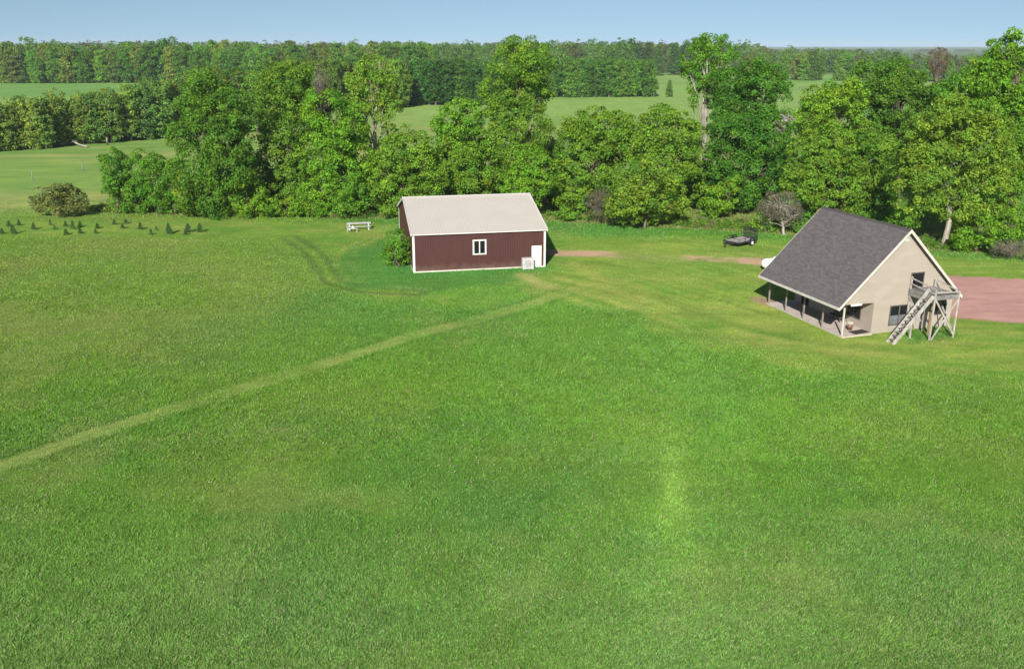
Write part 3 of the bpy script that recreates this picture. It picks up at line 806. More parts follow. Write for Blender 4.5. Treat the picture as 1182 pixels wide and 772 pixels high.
rl = MB(); rl.bar((XL+.02, -2.37, ZD+.35), (3.05, -2.37, ZD+.22), .04, .09); rl.build("railing", M['deckwood'], st)
rl = MB(); rl.bar((3.14, -2.3, ZD+.22), (3.14, .3, ZD+.55), .04, .09); rl.build("railing", M['deckwood'], st)
# flight running left down the wall
for y, xe_, ze_ in ((-1.66, .86, 3.80), (-2.26, .74, ZD+.05)):
    s_ = MB(); s_.bar((-2.40, y, -.02), (xe_, y, ze_), .05, .30); s_.build("stringer", M['deckwood'], st)
for k in range(1, 13):
    t_ = k/13.0; x = -2.40 + 3.0*t_; z = ZD*t_
    s_ = MB(); s_.box((x-.11, -2.23, z-.005), (x+.12, -1.69, z+.035)); s_.build("tread", M['greywood'], st)

# things on the porch
po = empty("flower_pot", tuple(np.array(house.location) + np.array((math.cos(R(18.26))*-3.3 - math.sin(R(18.26))*1.5, math.sin(R(18.26))*-3.3 + math.cos(R(18.26))*1.5, .10))))
tag(po, "terracotta pot with a pale plant on the porch slab", "plant pot")
p_ = MB(); p_.tube([(0, 0, 0), (0, 0, .30), (0, 0, .31), (0, 0, .38)], [.15, .22, .25, .25], 16); p_.build("pot", M['clay'], po)
p_ = MB(); 
rng0 = random.Random(3)
for k in range(46):
    a_ = rng0.random()*6.283; r_ = rng0.uniform(.05, .34); p_.tube([(0, 0, .36), (r_*.5*math.cos(a_), r_*.5*math.sin(a_), .55), (r_*.8*math.cos(a_), r_*.8*math.sin(a_), .5+rng0.random()*.2)], [.02, .035, .006], 4)
p_.build("plant", M['fascia'], po)
def hloc(x, y, z): return (29.63 + math.cos(R(18.26))*x - math.sin(R(18.26))*y, 66.64 + math.sin(R(18.26))*x + math.cos(R(18.26))*y, z)
dm = MB(); dm.box((-.7, -.4, 0), (.7, .4, .022)); o = dm.build("door_mat", M['mat'], bevel=.006); o.location = hloc(-2.95, .85, .102); o.rotation_euler = (0, 0, R(24)); tag(o, "dark mat lying on the porch slab by the near wall corner", "mat")
be = empty("porch_bench", hloc(-2.62, 4.0, .10), R(18.26))
tag(be, "dark wooden bench against the shaded porch wall", "bench")
b_ = MB(); b_.box((-.25, -.7, .40), (.2, .7, .45)); b_.build("seat", M['frame'], be)
b_ = MB(); b_.box((.2, -.7, .5), (.245, .7, .9)); b_.build("backrest", M['frame'], be)
for x in (-.2, .12):
    for y in (-.6, .6):
        b_ = MB(); b_.box((x, y-.03, 0), (x+.06, y+.03, .398)); b_.build("leg", M['frame'], be)

# ------------------------------------------------------------------ propane tank, trailer, picnic table
tk = empty("propane_tank", (25.75, 87.15, 0), R(14))
tag(tk, "white horizontal propane tank on the lawn behind the grey roof", "propane tank")
prof = [(-1.38, .02), (-1.36, .16), (-1.30, .28), (-1.2, .38), (-1.05, .45), (-.9, .475), (.9, .475), (1.05, .45), (1.2, .38), (1.30, .28), (1.36, .16), (1.38, .02)]
b_ = MB(); b_.tube([(x, 0, .72) for x, _ in prof], [r_ for _, r_ in prof], 28); b_.build("tank", M['white'], tk)
b_ = MB(); b_.tube([(0, 0, 1.15), (0, 0, 1.30), (0, 0, 1.36)], [.2, .2, .1], 16); b_.build("valve_dome", M['offwhite'], tk)
for x in (-.8, .8):
    b_ = MB(); b_.box((x-.06, -.3, .0), (x+.06, .3, .33)); b_.build("foot", M['greyplastic'], tk)

tr = empty("utility_trailer", (25.28, 99.15, 0), R(39))
tag(tr, "black utility trailer with grey plank deck and raised mesh ramp", "trailer")
b_ = MB(); b_.box((-1.6, -.98, .50), (1.55, .98, .55)); b_.build("deck", M['planks'], tr)
b_ = MB(); b_.box((-1.66, -1.06, .40), (-1.605, 1.06, .57)); b_.box((1.555, -1.06, .40), (1.62, 1.06, .57)); b_.box((-1.605, -1.06, .40), (1.555, -.985, .57)); b_.box((-1.605, .985, .40), (1.555, 1.06, .57))
for x in (-1, -.3, .4, 1.1): b_.box((x, -.98, .42), (x+.06, .98, .495))
b_.bar((-1.64, -.6, .46), (-2.75, 0, .46), .08, .1); b_.bar((-1.64, .6, .46), (-2.75, 0, .46), .08, .1); b_.bar((-2.7, 0, .46), (-3.0, 0, .5), .1, .1); b_.build("frame", M['blackmetal'], tr)
b_ = MB()
for y in (-1.02, 1.02):
    b_.bar((-1.63, y, .92), (1.59, y, .92), .05, .05)
    for x in (-1.61, -.55, .5, 1.57): b_.box((x-.025, y-.024, .57), (x+.025, y+.024, .895))
b_.bar((-1.63, -1.0, .92), (-1.63, 1.0, .92), .05, .05); b_.build("side_rail", M['blackmetal'], tr)
b_ = MB()
for z in (.62, 1.0, 1.35, 1.7): b_.bar((1.70, -.98, z), (1.70 + (z-.6)*.12, .98, z), .04, .05)
for k in range(13):
    y = -.96 + k*.16; b_.bar((1.70, y, .58), (1.83, y, 1.72), .04, .05)
for k in range(24):
    y = -.94 + k*.081; b_.bar((1.705, y, .62), (1.83, y, 1.7), .012, .02)
b_.build("ramp_gate", M['blackmetal'], tr)
for s_ in (-1, 1):
    f_ = MB()
    pr = []
    for k in range(9):
        a_ = math.pi*k/8; pr.append((.45 + .46*math.cos(a_), .42 + .42*math.sin(a_)))
    for (xa, za), (xb, zb) in zip(pr, pr[1:]): f_.bar((xa, s_*1.20, za), (xb, s_*1.20, zb), .24, .02, up=(-(zb-za), 0, xb-xa))
    f_.build("fender", M['blackmetal'], tr)
    wh = MB(); wh.tube([(.45, s_*1.10, .33), (.45, s_*1.13, .33), (.45, s_*1.27, .33), (.45, s_*1.30, .33)], [.27, .33, .33, .27], 22); who = wh.build("wheel", M['rubber'], tr)
    rm = MB(); rm.tube([(.45, s_*1.295, .33), (.45, s_*1.312, .33)], [.19, .16], 18); rm.build("rim", M['white'], who)
jk = MB(); jk.tube([(-2.5, .12, .02), (-2.5, .12, .85)], .04, 8); jk.box((-2.6, .02, .0), (-2.4, .22, .03)); jk.build("jack", M['blackmetal'], tr)
# white drum by the ramp
tb = empty("picnic_table", (-18.35, 108.0, 0), R(12))
tag(tb, "white picnic table standing on the grass left of the barn", "picnic table")
for k in range(5):
    b_ = MB(); b_.box((-1.4, -.40+k*.162, .72), (1.4, -.40+k*.162+.152, .77)); 
    b_.build("top_board", M['offwhite'], tb)
for x in (-1.15, 1.1):
    b_ = MB(); b_.bar((x, -.36, .70), (x, -.72, .0), .05, .13, up=(1,0,0)); b_.bar((x, .36, .70), (x, .72, .0), .05, .13, up=(1,0,0)); b_.box((x+.028, -.38, .62), (x+.07, .38, .715)); b_.box((x+.028, -.85, .36), (x+.07, .85, .42)); b_.build("trestle", M['offwhite'], tb)
b_ = MB(); b_.box((-1.4, .62, .425), (1.4, .88, .47)); b_.build("seat", M['offwhite'], tb)
b_ = MB(); b_.box((-1.4, -.88, .425), (1.4, -.62, .47)); b_.build("seat", M['offwhite'], tb)
for s_, yy in ((-1, 0),):
    b_ = MB(); b_.box((-1.44, -.42, .30), (-1.40, .42, .715)); b_.build("end_panel", M['offwhite'], tb)
bn = empty("garden_bench", (-18.85, 106.2, 0), R(6))
tag(bn, "small white bench in front of the white picnic table", "bench")
b_ = MB(); b_.box((-.62, -.16, .40), (.62, .16, .45)); b_.build("seat", M['offwhite'], bn)
b_ = MB(); b_.prism([(-.12, .14, .45), (.22, .14, .45), (.05, .14, .80)], (0, .04, 0)); b_.build("backrest", M['offwhite'], bn)
for x in (-.56, .5):
    b_ = MB(); b_.box((x, -.15, 0), (x+.06, .15, .398)); b_.build("leg", M['offwhite'], bn)
# small pale shed far out at the foot of the dark wood block
sh = empty("shed", (-41.3, 352.5, 0), .1)
tag(sh, "tiny white shed far off at the foot of the dark tree block", "shed")
b_ = MB(); b_.box((-1.9, -1.4, 0), (1.9, 1.4, 2.5)); b_.build("wall", M['offwhite'], sh)
b_ = MB(); b_.prism([(-2.1, -1.6, 2.45), (-2.1, 0, 3.3), (-2.1, 1.6, 2.45)], (4.2, 0, 0)); b_.build("roof", M['offwhite'], sh)
# fence posts standing in the left hay field
fp0 = MB(); fp0.tube([(0, 0, -.1), (.03, .01, 1.62), (.03, .01, 1.66)], [.09, .075, .05], 8)
fp = fp0.build("fence_post", M['palebark'])
PG = "pale fence posts in the left hay field"
for k, (x, y, lab) in enumerate(((-78.0, 148.8, "pale wooden fence post left of centre above the olive brown bush"), (-75.1, 160.6, "thin pale fence post up the slope between bush and young trees"), (-89.9, 205.5, "pale stub post at the foot of the birch row, mid field"), (-83.8, 221.5, "pale thick post at the right end of the birch row"))):
    o = fp if k == 0 else fp.copy()
    if k: COL.objects.link(o)
    o.location = (x, y, 0); o.rotation_euler = (.03*k, -.02*k, k); tag(o, lab, "fence post", PG)
    if k > 1: o.scale = (2.2, 2.2, 1.0)
lg = MB(); lg.tube([(-2.5, 0, .35), (-1, .1, .5), (1.2, 0, .9), (2.6, -.1, 1.3)], [.22, .2, .15, .08], 8); lg.tube([(.3, 0, .7), (1.1, .4, 1.5)], [.1, .04], 6)
o = lg.build("fallen_log", M['palebark']); o.location = (-93.5, 200.2, -.1); o.rotation_euler = (0, 0, R(150)); tag(o, "bleached fallen trunk lying at the foot of the birch row", "log")
# ------------------------------------------------------------------ trees
LEAF = {
 'green': (0.112, 0.258, 0.024), 'green2': (0.122, 0.271, 0.025), 'bright': (0.146, 0.305, 0.022), 'lime': (0.175, 0.322, 0.026),
 'yellow': (0.275, 0.367, 0.029), 'yellowgreen': (0.175, 0.292, 0.031), 'limeolive': (0.152, 0.280, 0.026), 'olive': (0.131, 0.249, 0.026),
 'dark': (0.105, 0.226, 0.024), 'maple': (0.080, 0.209, 0.022), 'bluegreen': (0.090, 0.199, 0.042), 'olivebrown': (0.175, 0.209, 0.057),
 'blossom': (0.465, 0.390, 0.375), 'grey': (0.150, 0.150, 0.090), 'brown': (0.130, 0.135, 0.055), 'reddish': (0.160, 0.100, 0.060), 'pinkgrey': (0.170, 0.165, 0.095),
}

def crown_arrays(lobes, rng, cr=1.0, leaf=.3, sparse=False, up=.35, cover=2.1):
    """leaf faces gathered in clumps over the lobes: (n,4,3) corners and (n,3) tint"""
    Vs, Ts = [], []
    cen = np.array([l[:3] for l in lobes]); rad = np.array([l[3:] for l in lobes])
    for li, (c0, r0) in enumerate(zip(cen, rad)):
        area = 4*math.pi*((r0[0]*r0[1])**1.6/3 + (r0[0]*r0[2])**1.6/3 + (r0[1]*r0[2])**1.6/3)**(1/1.6)
        n = max(4, int(area/(math.pi*(cr*.72)**2) * (.78 if sparse else 1.0)))
        d = rng.normal(size=(n, 3)); d /= np.linalg.norm(d, axis=1)[:, None]
        rr = np.where(rng.random(n) < .78, rng.uniform(.80, 1.06, n), rng.uniform(.35, .8, n))
        p = c0 + d*r0*rr[:, None]
        # drop clumps buried in a neighbouring lobe
        keep = np.ones(n, bool)
        for lj in range(len(cen)):
            if lj == li: continue
            qn = np.linalg.norm((p - cen[lj])/rad[lj], axis=1)
            keep &= ~((qn < .62) & (rng.random(n) < .85))
        keep &= p[:, 2] > .25
        p, d = p[keep], d[keep]; n = len(p)
        if n == 0: continue
        rc = np.minimum(cr, r0.min()*.8)*rng.uniform(.55, 1.25, n)
        k = int(cover*30*(min(cr, r0.min()*.8)/leaf/3.2)**2) + 6
        # clump colour: each branch has its own age of leaf
        base = (1 + rng.normal(0, .13, (n, 1)))*np.array((1., 1., 1.)) + rng.normal(0, .10, (n, 1))*np.array((1.2, .35, -.3))
        dd = rng.normal(size=(n, k, 3)); dd += .75*d[:, None, :] + np.array((0, 0, up))
        dd /= np.linalg.norm(dd, axis=2)[..., None]
        lr = rng.uniform(.55, 1.05, (n, k, 1))
        ctr = p[:, None, :] + dd*rc[:, None, None]*lr*np.array((1, 1, .78))
        nrm = dd*.75 + rng.normal(0, .55, (n, k, 3)) + np.array((0, 0, .15))
        nrm /= np.linalg.norm(nrm, axis=2)[..., None]
        t1 = np.cross(nrm, rng.normal(size=(n, k, 3))); t1 /= np.linalg.norm(t1, axis=2)[..., None] + 1e-9
        t2 = np.cross(nrm, t1)
        s = leaf*rng.uniform(.6, 1.25, (n, k, 1))
        v = np.stack([ctr - t1*s*.62, ctr + t2*s*.40 + nrm*s*.08, ctr + t1*s*.62, ctr - t2*s*.40 + nrm*s*.08], 2)
        tn = base[:, None, :]*(1 + rng.normal(0, .16, (n, k, 1)))
        Vs.append(v.reshape(-1, 4, 3)); Ts.append(tn.reshape(-1, 3))
    V = np.concatenate(Vs); Tn = np.clip(np.concatenate(Ts), .25, 2)
    ok = V[:, :, 2].min(1) > .02
    return V[ok], Tn[ok]

def tube_quads(p, q, r0, r1, n=5, bend=None, seg=3, rng=None):
    """tapered curved limb as quads (m,4,3)"""
    p = np.array(p, float); q = np.array(q, float)
    t = np.linspace(0, 1, seg+1)[:, None]
    mid = (p+q)/2 + (bend if bend is not None else 0)
    c_ = (1-t)**2*p + 2*t*(1-t)*mid + t*t*q
    d = np.gradient(c_, axis=0); d /= np.linalg.norm(d, axis=1)[:, None] + 1e-9
    u = np.array((1., 0, 0)) if abs(d[0][2]) > .7 else np.array((0, 0, 1.))
    a = np.cross(d, u); a /= np.linalg.norm(a, axis=1)[:, None]; b = np.cross(d, a)
    r = r0 + (r1-r0)*t
    ang = np.linspace(0, 2*np.pi, n+1)[:-1]
    ring = c_[:, None, :] + r[:, :, None]*(a[:, None, :]*np.cos(ang)[None, :, None] + b[:, None, :]*np.sin(ang)[None, :, None])
    out = []
    for i in range(seg):
        for k in range(n):
            k2 = (k+1) % n
            out.append((ring[i, k], ring[i, k2], ring[i+1, k2], ring[i+1, k]))
    return out

def trunk_arrays(base, lobes, rng, r=.28, limbs=22, forks=1):
    """a tapered trunk with limbs that reach into the lobes"""
    cen = np.array([l[:3] for l in lobes]); rad = np.array([l[3:] for l in lobes])
    top = cen[np.argmax(cen[:, 2])]
    H_ = top[2]
    q = []
    base = np.array((base[0], base[1], -.2))
    mean = np.average(cen, axis=0, weights=rad.prod(1))
    joints = [base]
    for f in (.25, .5, .75, .95):
        z = H_*f
        w_ = np.exp(-((cen[:, 2]-z)/(.25*H_+.5))**2) + 1e-6
        xy = np.average(cen[:, :2], axis=0, weights=w_*rad.prod(1))
        joints.append(np.array((*(base[:2]*(1-f*.9) + xy*f*.9 + rng.normal(0, .15, 2)), z)))
    rs = [r*1.25, r*.92, r*.7, r*.42, r*.12]
    for i in range(4):
        q += tube_quads(joints[i], joints[i+1], rs[i], rs[i+1], 8, seg=3, bend=rng.normal(0, .12, 3))
    J = np.array(joints)
    for _ in range(limbs):
        li = rng.integers(len(cen))
        d = rng.normal(size=3); d /= np.linalg.norm(d)
        tip = cen[li] + d*rad[li]*.85
        f = np.clip((tip[2]/H_)*rng.uniform(.45, .85), .12, .95)
        z = f*H_; k = np.searchsorted(J[1:, 2], z); k = min(k, 3)
        a_ = (z - J[k, 2])/(J[k+1, 2]-J[k, 2]); st_ = J[k] + (J[k+1]-J[k])*np.clip(a_, 0, 1)
        ln = np.linalg.norm(tip-st_)
        q += tube_quads(st_, tip, r*.32*min(1, ln/4 + .3), .02, 5, bend=np.array((0, 0, .12*ln)) + rng.normal(0, .1*ln, 3)*.5, seg=3)
    return np.array(q)

def twig_arrays(base, lobes, rng, r=.12, n=160):
    """leafless tree: trunk, limbs and many fine twigs"""
    q = list(trunk_arrays(base, lobes, rng, r, 14))
    cen = np.array([l[:3] for l in lobes]); rad = np.array([l[3:] for l in lobes])
    for _ in range(n):
        li = rng.integers(len(cen)); d = rng.normal(size=3); d[2] = abs(d[2])*.8 + d[2]*.2; d /= np.linalg.norm(d)
        tip = cen[li] + d*rad[li]*rng.uniform(.6, 1.1)
        s0 = cen[li]*.75 + np.array((base[0], base[1], cen[li][2]*.4))*.25 + rng.normal(0, .18, 3)*rad[li]
        q += tube_quads(s0, tip, .03, .008, 3, bend=rng.normal(0, .12, 3)*rad[li], seg=2)
        for _k in range(4):
            m_ = s0 + (tip-s0)*rng.uniform(.4, 1); e = m_ + (d + rng.normal(0, .6, 3))*rad[li]*.28
            q += tube_quads(m_, e, .014, .006, 3, seg=1)
    return np.array(q)

def jitter3d(lobes2, Y, rng):
    """lobes given as centre x, height and two radii get their depth here"""
    out = []
    big = max(l[2] for l in lobes2)
    for x, z, rx, rz in lobes2:
        ry = .5*(rx + rz)*rng.uniform(.85, 1.05) if rx < 2.6*rz else rz*1.3
        out.append((x, Y + rng.uniform(-.55, .55)*max(0, big - .4*ry) , z, rx, ry, rz))
    return out

TREES = [
    ('bush', 'broad olive brown bush standing alone at the left field edge', -58.94, 117.1, [(-60.46, 1.8, 1.9, 1.61), (-57.5, 2.14, 2.23, 1.99), (-55.81, 1.46, 1.23, 1.37), (-58.78, 2.58, 1.78, 1.24)], 'olivebrown', {'cr': 0.7, 'leaf': 0.26, 'trunk': 0}),
    ('young_tree', 'slim young tree nearest the olive brown bush, with a pale stem', -51.68, 117.73, [(-51.2, 5.38, 1.67, 3.02), (-51.12, 2.6, 1.91, 2.5)], 'green', {'cr': 0.75, 'leaf': 0.27}),
    ('young_tree', 'second young tree from the olive brown bush in the tight clump', -49.09, 117.73, [(-48.57, 5.05, 1.56, 3.14), (-48.69, 2.26, 1.68, 2.25)], 'green2', {'cr': 0.75, 'leaf': 0.27}),
    ('young_tree', 'bushy young tree between its slim neighbours and the lime shrub', -46.14, 117.1, [(-45.78, 4.91, 1.77, 3.25), (-45.67, 2.14, 1.79, 2.24)], 'green', {'cr': 0.75, 'leaf': 0.27}),
    ('young_tree', 'narrow young tree tucked against the yellow lime shrub', -44.01, 117.1, [(-43.54, 4.14, 1.11, 2.99), (-43.73, 1.46, 1.12, 1.49)], 'green2', {'cr': 0.7, 'leaf': 0.27}),
    ('shrub', 'yellow lime shrub at the left foot of the big dark tree', -41.89, 116.47, [(-41.66, 2.13, 1.44, 2.22), (-41.76, 4.23, 0.88, 1.49)], 'yellow', {'cr': 0.6, 'leaf': 0.24, 'trunk': 0}),
    ('broadleaf_tree', 'big dark tree with leaning trunk behind the yellow lime shrub', -38.87, 116.47, [(-37.6, 15.87, 2.36, 2.29), (-39.81, 13.26, 2.59, 2.53), (-35.3, 13.05, 3.02, 3.03), (-37.67, 9.87, 5.23, 3.26), (-39.36, 6.09, 3.74, 2.99), (-35.9, 6.64, 3.29, 3.74), (-40.38, 2.68, 2.22, 2.47), (-37.18, 2.46, 3.11, 2.47), (-34.72, 3.9, 1.33, 2.23)], 'dark', {'cr': 1.05, 'lean': -1.5}),
    ('shrub', 'sprawling bright lime shrub between the two big left trees', -33.68, 115.85, [(-33.75, 2.89, 2.43, 2.71), (-35.01, 1.23, 1.55, 1.23), (-31.68, 1.34, 1.99, 1.35), (-35.31, 3.99, 1.1, 1.73)], 'lime', {'cr': 0.8, 'leaf': 0.28, 'trunk': 0}),
    ('broadleaf_tree', 'dome topped olive green tree behind the sprawling lime shrub', -29.93, 122.0, [(-28.89, 16.49, 4.03, 2.41), (-30.94, 14.65, 2.48, 2.93), (-27.14, 14.32, 3.38, 3.45), (-29.64, 11.02, 3.86, 3.69), (-31.08, 7.09, 3.44, 3.66), (-29.65, 3.09, 3.94, 3.25)], 'olive', {'cr': 1.0}),
    ('bare_tree', 'grey leafless tree top poking out beside the olive dome tree', -24.94, 117.5, [(-23.95, 16.56, 0.97, 1.93), (-23.78, 14.04, 0.87, 2.04)], 'grey', {'bare': 1}),
    ('broadleaf_tree', 'bright fresh green tree right of the olive dome tree', -23.13, 117.1, [(-23.44, 13.01, 2.82, 2.79), (-21.72, 10.89, 3.49, 3.54), (-24.07, 8.19, 3.74, 3.52), (-21.11, 6.01, 3.98, 3.5), (-22.97, 2.7, 4.68, 2.74)], 'bright', {'cr': 1.0}),
    ('tall_tree', 'tall thin yellow green tree with bare pale trunk left of the barn', -17.82, 121.0, [(-17.8, 18.24, 1.99, 1.73), (-19.77, 16.53, 1.89, 1.99), (-16.1, 16.53, 1.67, 2.12), (-18.54, 14.38, 3.13, 1.98), (-15.92, 12.74, 1.57, 2.23), (-20.55, 12.31, 1.68, 1.7), (-16.06, 9.44, 1.24, 2.08), (-19.55, 9.66, 1.13, 1.43), (-17.22, 6.08, 1.14, 1.81)], 'yellowgreen', {'cr': 0.85, 'pale': 1, 'sparse': 1}),
    ('shrub', 'low lime shrub under the bright fresh green tree, nearer the dome tree', -29.23, 115.85, [(-29.46, 1.34, 2.44, 1.35)], 'lime', {'cr': 0.7, 'leaf': 0.27, 'trunk': 0}),
    ('shrub', 'mid green shrub at the foot of the bright fresh green tree', -25.69, 116.47, [(-25.59, 1.57, 2.23, 1.73)], 'bright', {'cr': 0.7, 'leaf': 0.27, 'trunk': 0}),
    ('shrub', 'upright green shrub just behind the white picnic table', -20.34, 115.85, [(-20.44, 2.23, 2.1, 2.34)], 'green2', {'cr': 0.7, 'leaf': 0.27, 'trunk': 0}),
    ('broadleaf_tree', 'rounded lime tree beside the left gable of the barn', -13.38, 115.24, [(-13.12, 7.54, 3.69, 3.58), (-15.38, 5.17, 2.62, 3.44), (-10.78, 5.71, 2.83, 3.69), (-13.84, 2.44, 4.18, 2.69)], 'limeolive', {'cr': 0.9}),
    ('broadleaf_tree', 'wide olive lime tree directly behind the barn roof', -7.3, 119.0, [(-7.41, 5.77, 3.59, 3.05), (-5.76, 3.53, 4.07, 3.04), (-9.7, 4.09, 2.93, 3.04)], 'limeolive', {'cr': 0.95}),
    ('broadleaf_tree', 'round bright green crown left of the tall barn tree', -7.25, 124.0, [(-7.04, 10.85, 3.46, 3.22), (-8.81, 9.15, 2.32, 2.67), (-5.34, 8.47, 2.79, 2.93), (-7.13, 5.71, 3.04, 3.45)], 'bright', {'cr': 0.95}),
    ('tall_tree', 'tallest lime green tree rising behind the barn ridge', 0.71, 124.0, [(1.8, 20.22, 3.16, 1.92), (-0.11, 18.38, 2.49, 1.78), (3.06, 18.28, 2.04, 2.18), (-0.68, 15.32, 3.77, 2.3), (2.4, 14.54, 2.74, 2.7), (-1.26, 12.43, 3.22, 2.02), (1.96, 10.29, 3.24, 2.68), (-0.7, 8.58, 3.48, 2.93), (1.05, 5.13, 3.98, 3.71)], 'limeolive', {'cr': 1.0}),
    ('broadleaf_tree', 'small bright green tree at the right end of the barn roof', 3.0, 116.0, [(2.63, 6.15, 2.63, 2.73), (1.65, 3.97, 2.86, 2.72), (4.17, 5.07, 1.54, 2.47)], 'bright', {'cr': 0.85}),
    ('shrub', 'blue green shrub in the gap right of the tallest lime tree', 5.03, 128.0, [(4.44, 7.83, 1.68, 1.51), (5.79, 5.22, 1.69, 2.46), (5.95, 2.21, 1.46, 2.45)], 'bluegreen', {'cr': 0.8}),
    ('broadleaf_tree', 'broad olive lime tree behind the brown bare shrub', 11.32, 119.0, [(10.99, 10.5, 4.0, 2.95), (8.25, 8.54, 2.9, 3.58), (13.25, 9.08, 3.34, 3.58), (10.0, 5.77, 4.49, 3.81), (7.8, 3.53, 2.71, 3.04)], 'limeolive', {'cr': 0.95}),
    ('broadleaf_tree', 'yellowish round tree at the foot of the tall pale trunk', 20.29, 118.0, [(19.48, 10.59, 3.96, 3.18), (17.01, 9.08, 3.09, 3.04), (22.76, 9.08, 2.21, 2.79), (19.91, 6.45, 4.45, 3.53), (22.52, 3.68, 2.46, 3.01)], 'limeolive', {'cr': 0.95}),
    ('broadleaf_tree', 'low spreading tree nearest the lawn right of the brown bare shrub', 15.91, 107.23, [(15.97, 5.46, 3.46, 2.97), (13.61, 3.32, 2.56, 2.5), (18.33, 3.21, 3.07, 2.5), (15.85, 1.46, 3.91, 1.25)], 'yellowgreen', {'cr': 0.9}),
    ('bare_shrub', 'brown nearly leafless shrub in front of the broad olive lime tree', 10.79, 111.1, [(10.72, 2.25, 1.59, 1.88)], 'brown', {'bare': 1}),
    ('shrub', 'low green shrub between the barn and the brown bare shrub', 7.19, 113.43, [(7.17, 0.99, 1.63, 0.96)], 'green2', {'cr': 0.6, 'leaf': 0.26, 'trunk': 0}),
    ('tall_tree', 'tall thin crowned tree with forked pale trunk left of the dark maple', 26.62, 124.0, [(25.99, 20.87, 2.81, 1.79), (24.42, 19.04, 2.37, 2.05), (27.93, 18.93, 1.81, 1.91), (25.47, 16.75, 2.96, 1.77), (27.9, 16.2, 1.48, 1.22), (23.9, 14.54, 1.03, 1.49), (29.21, 20.01, 0.9, 0.82)], 'green2', {'cr': 0.85, 'pale': 1, 'sparse': 1}),
    ('broadleaf_tree', 'dense dark green maple standing tall behind the black trailer', 30.92, 119.0, [(29.95, 17.65, 2.72, 2.09), (28.28, 15.23, 3.4, 3.12), (32.23, 15.23, 3.18, 3.38), (30.59, 12.34, 4.86, 3.61), (28.85, 9.08, 4.23, 3.58), (32.75, 9.08, 3.34, 3.84), (30.44, 5.77, 5.17, 3.56), (29.3, 2.96, 3.62, 2.53), (32.88, 3.53, 2.71, 2.79)], 'maple', {'cr': 1.05}),
    ('shrub', 'light green shrub under the dark maple, left of the trailer', 26.65, 115.24, [(26.47, 2.66, 2.2, 1.96), (25.01, 1.33, 1.54, 1.22), (27.78, 4.19, 1.09, 1.23)], 'lime', {'cr': 0.7, 'leaf': 0.27, 'trunk': 0}),
    ('blossom_tree', 'small pinkish white blossoming tree beside the dark maple crown', 33.75, 117.2, [(34.87, 11.84, 0.98, 0.76), (33.85, 10.98, 1.31, 1.01), (34.09, 11.94, 0.98, 0.76)], 'blossom', {'cr': 0.6, 'leaf': 0.22}),
    ('broadleaf_tree', 'lime clumped crown right of the dark maple, above the house roof', 43.2, 121.0, [(42.02, 15.13, 2.67, 1.98), (40.16, 13.73, 2.57, 2.5), (44.0, 14.38, 2.01, 2.24), (41.56, 11.1, 4.5, 3.14), (38.53, 12.09, 2.13, 2.1)], 'lime', {'cr': 0.95}),
    ('broadleaf_tree', 'shadowy green tree with open gaps behind the lime clumped crown', 53.17, 124.0, [(47.77, 17.62, 2.27, 1.64), (49.31, 16.2, 2.51, 2.71), (52.44, 16.64, 2.96, 2.45), (51.4, 14.1, 4.58, 3.24), (48.03, 13.54, 2.98, 3.24), (54.14, 12.43, 2.99, 3.23)], 'dark', {'cr': 1.0}),
    ('broadleaf_tree', 'round yellow green tree just behind the grey shingle roof', 40.75, 110.0, [(39.66, 8.87, 4.13, 3.07), (36.76, 6.92, 3.74, 3.52), (43.45, 7.44, 3.53, 3.76), (39.17, 3.81, 5.03, 3.27), (34.87, 4.95, 2.51, 2.81), (43.49, 2.75, 3.57, 2.8)], 'limeolive', {'cr': 0.95}),
    ('feathery_tree', 'great feathery yellow green tree behind the house gable', 46.92, 96.58, [(46.22, 13.01, 3.06, 2.82), (44.2, 11.33, 3.07, 3.12), (49.45, 11.33, 2.71, 3.32), (46.8, 9.09, 4.92, 3.72), (43.92, 6.82, 3.12, 3.49), (50.49, 5.9, 3.31, 3.69), (49.08, 4.24, 2.77, 2.25), (51.42, 8.64, 2.01, 3.09)], 'yellowgreen', {'cr': 0.85, 'leaf': 0.26, 'pale': 1}),
    ('tall_tree', 'tall bright tree cut by the right edge of the photo', 60.36, 108.0, [(56.84, 20.32, 2.36, 2.27), (55.77, 17.87, 2.47, 2.49), (58.58, 17.01, 2.58, 3.55), (55.73, 14.99, 2.39, 2.59), (59.15, 12.46, 2.41, 3.97), (58.58, 8.69, 2.44, 4.63)], 'bright', {'cr': 1.0}),
    ('broadleaf_tree', 'mid green crown between the feathery tree and the right edge tree', 61.31, 122.0, [(57.81, 14.76, 2.7, 2.0), (60.45, 15.84, 2.69, 2.67), (55.5, 15.19, 2.02, 1.73), (58.99, 12.13, 3.85, 2.64)], 'green', {'cr': 0.95}),
    ('shrub', 'leafy shrub beside the gravel drive under the right edge tree', 51.51, 95.28, [(51.32, 2.34, 2.57, 1.81), (48.71, 1.41, 2.03, 1.1), (53.18, 3.27, 1.46, 2.22)], 'bright', {'cr': 0.75, 'leaf': 0.27, 'trunk': 0}),
    ('bare_tree', 'distant reddish brown bare tree top above the shadowy tree', 84.46, 185.0, [(83.32, 18.07, 1.86, 2.45)], 'reddish', {'bare': 1}),
    ('bare_tree', 'small pale stemmed tree with thin pinkish grey twigs beside the trailer', 31.81, 103.61, [(31.11, 3.32, 2.18, 1.54), (30.01, 2.32, 1.29, 1.32), (32.59, 2.32, 0.99, 1.32)], 'pinkgrey', {'bare': 1, 'pale': 1}),
    ('bare_shrub', 'grey bare brush at the right edge beside the gravel drive', 51.63, 91.97, [(51.31, 0.82, 1.52, 1.06)], 'grey', {'bare': 1}),
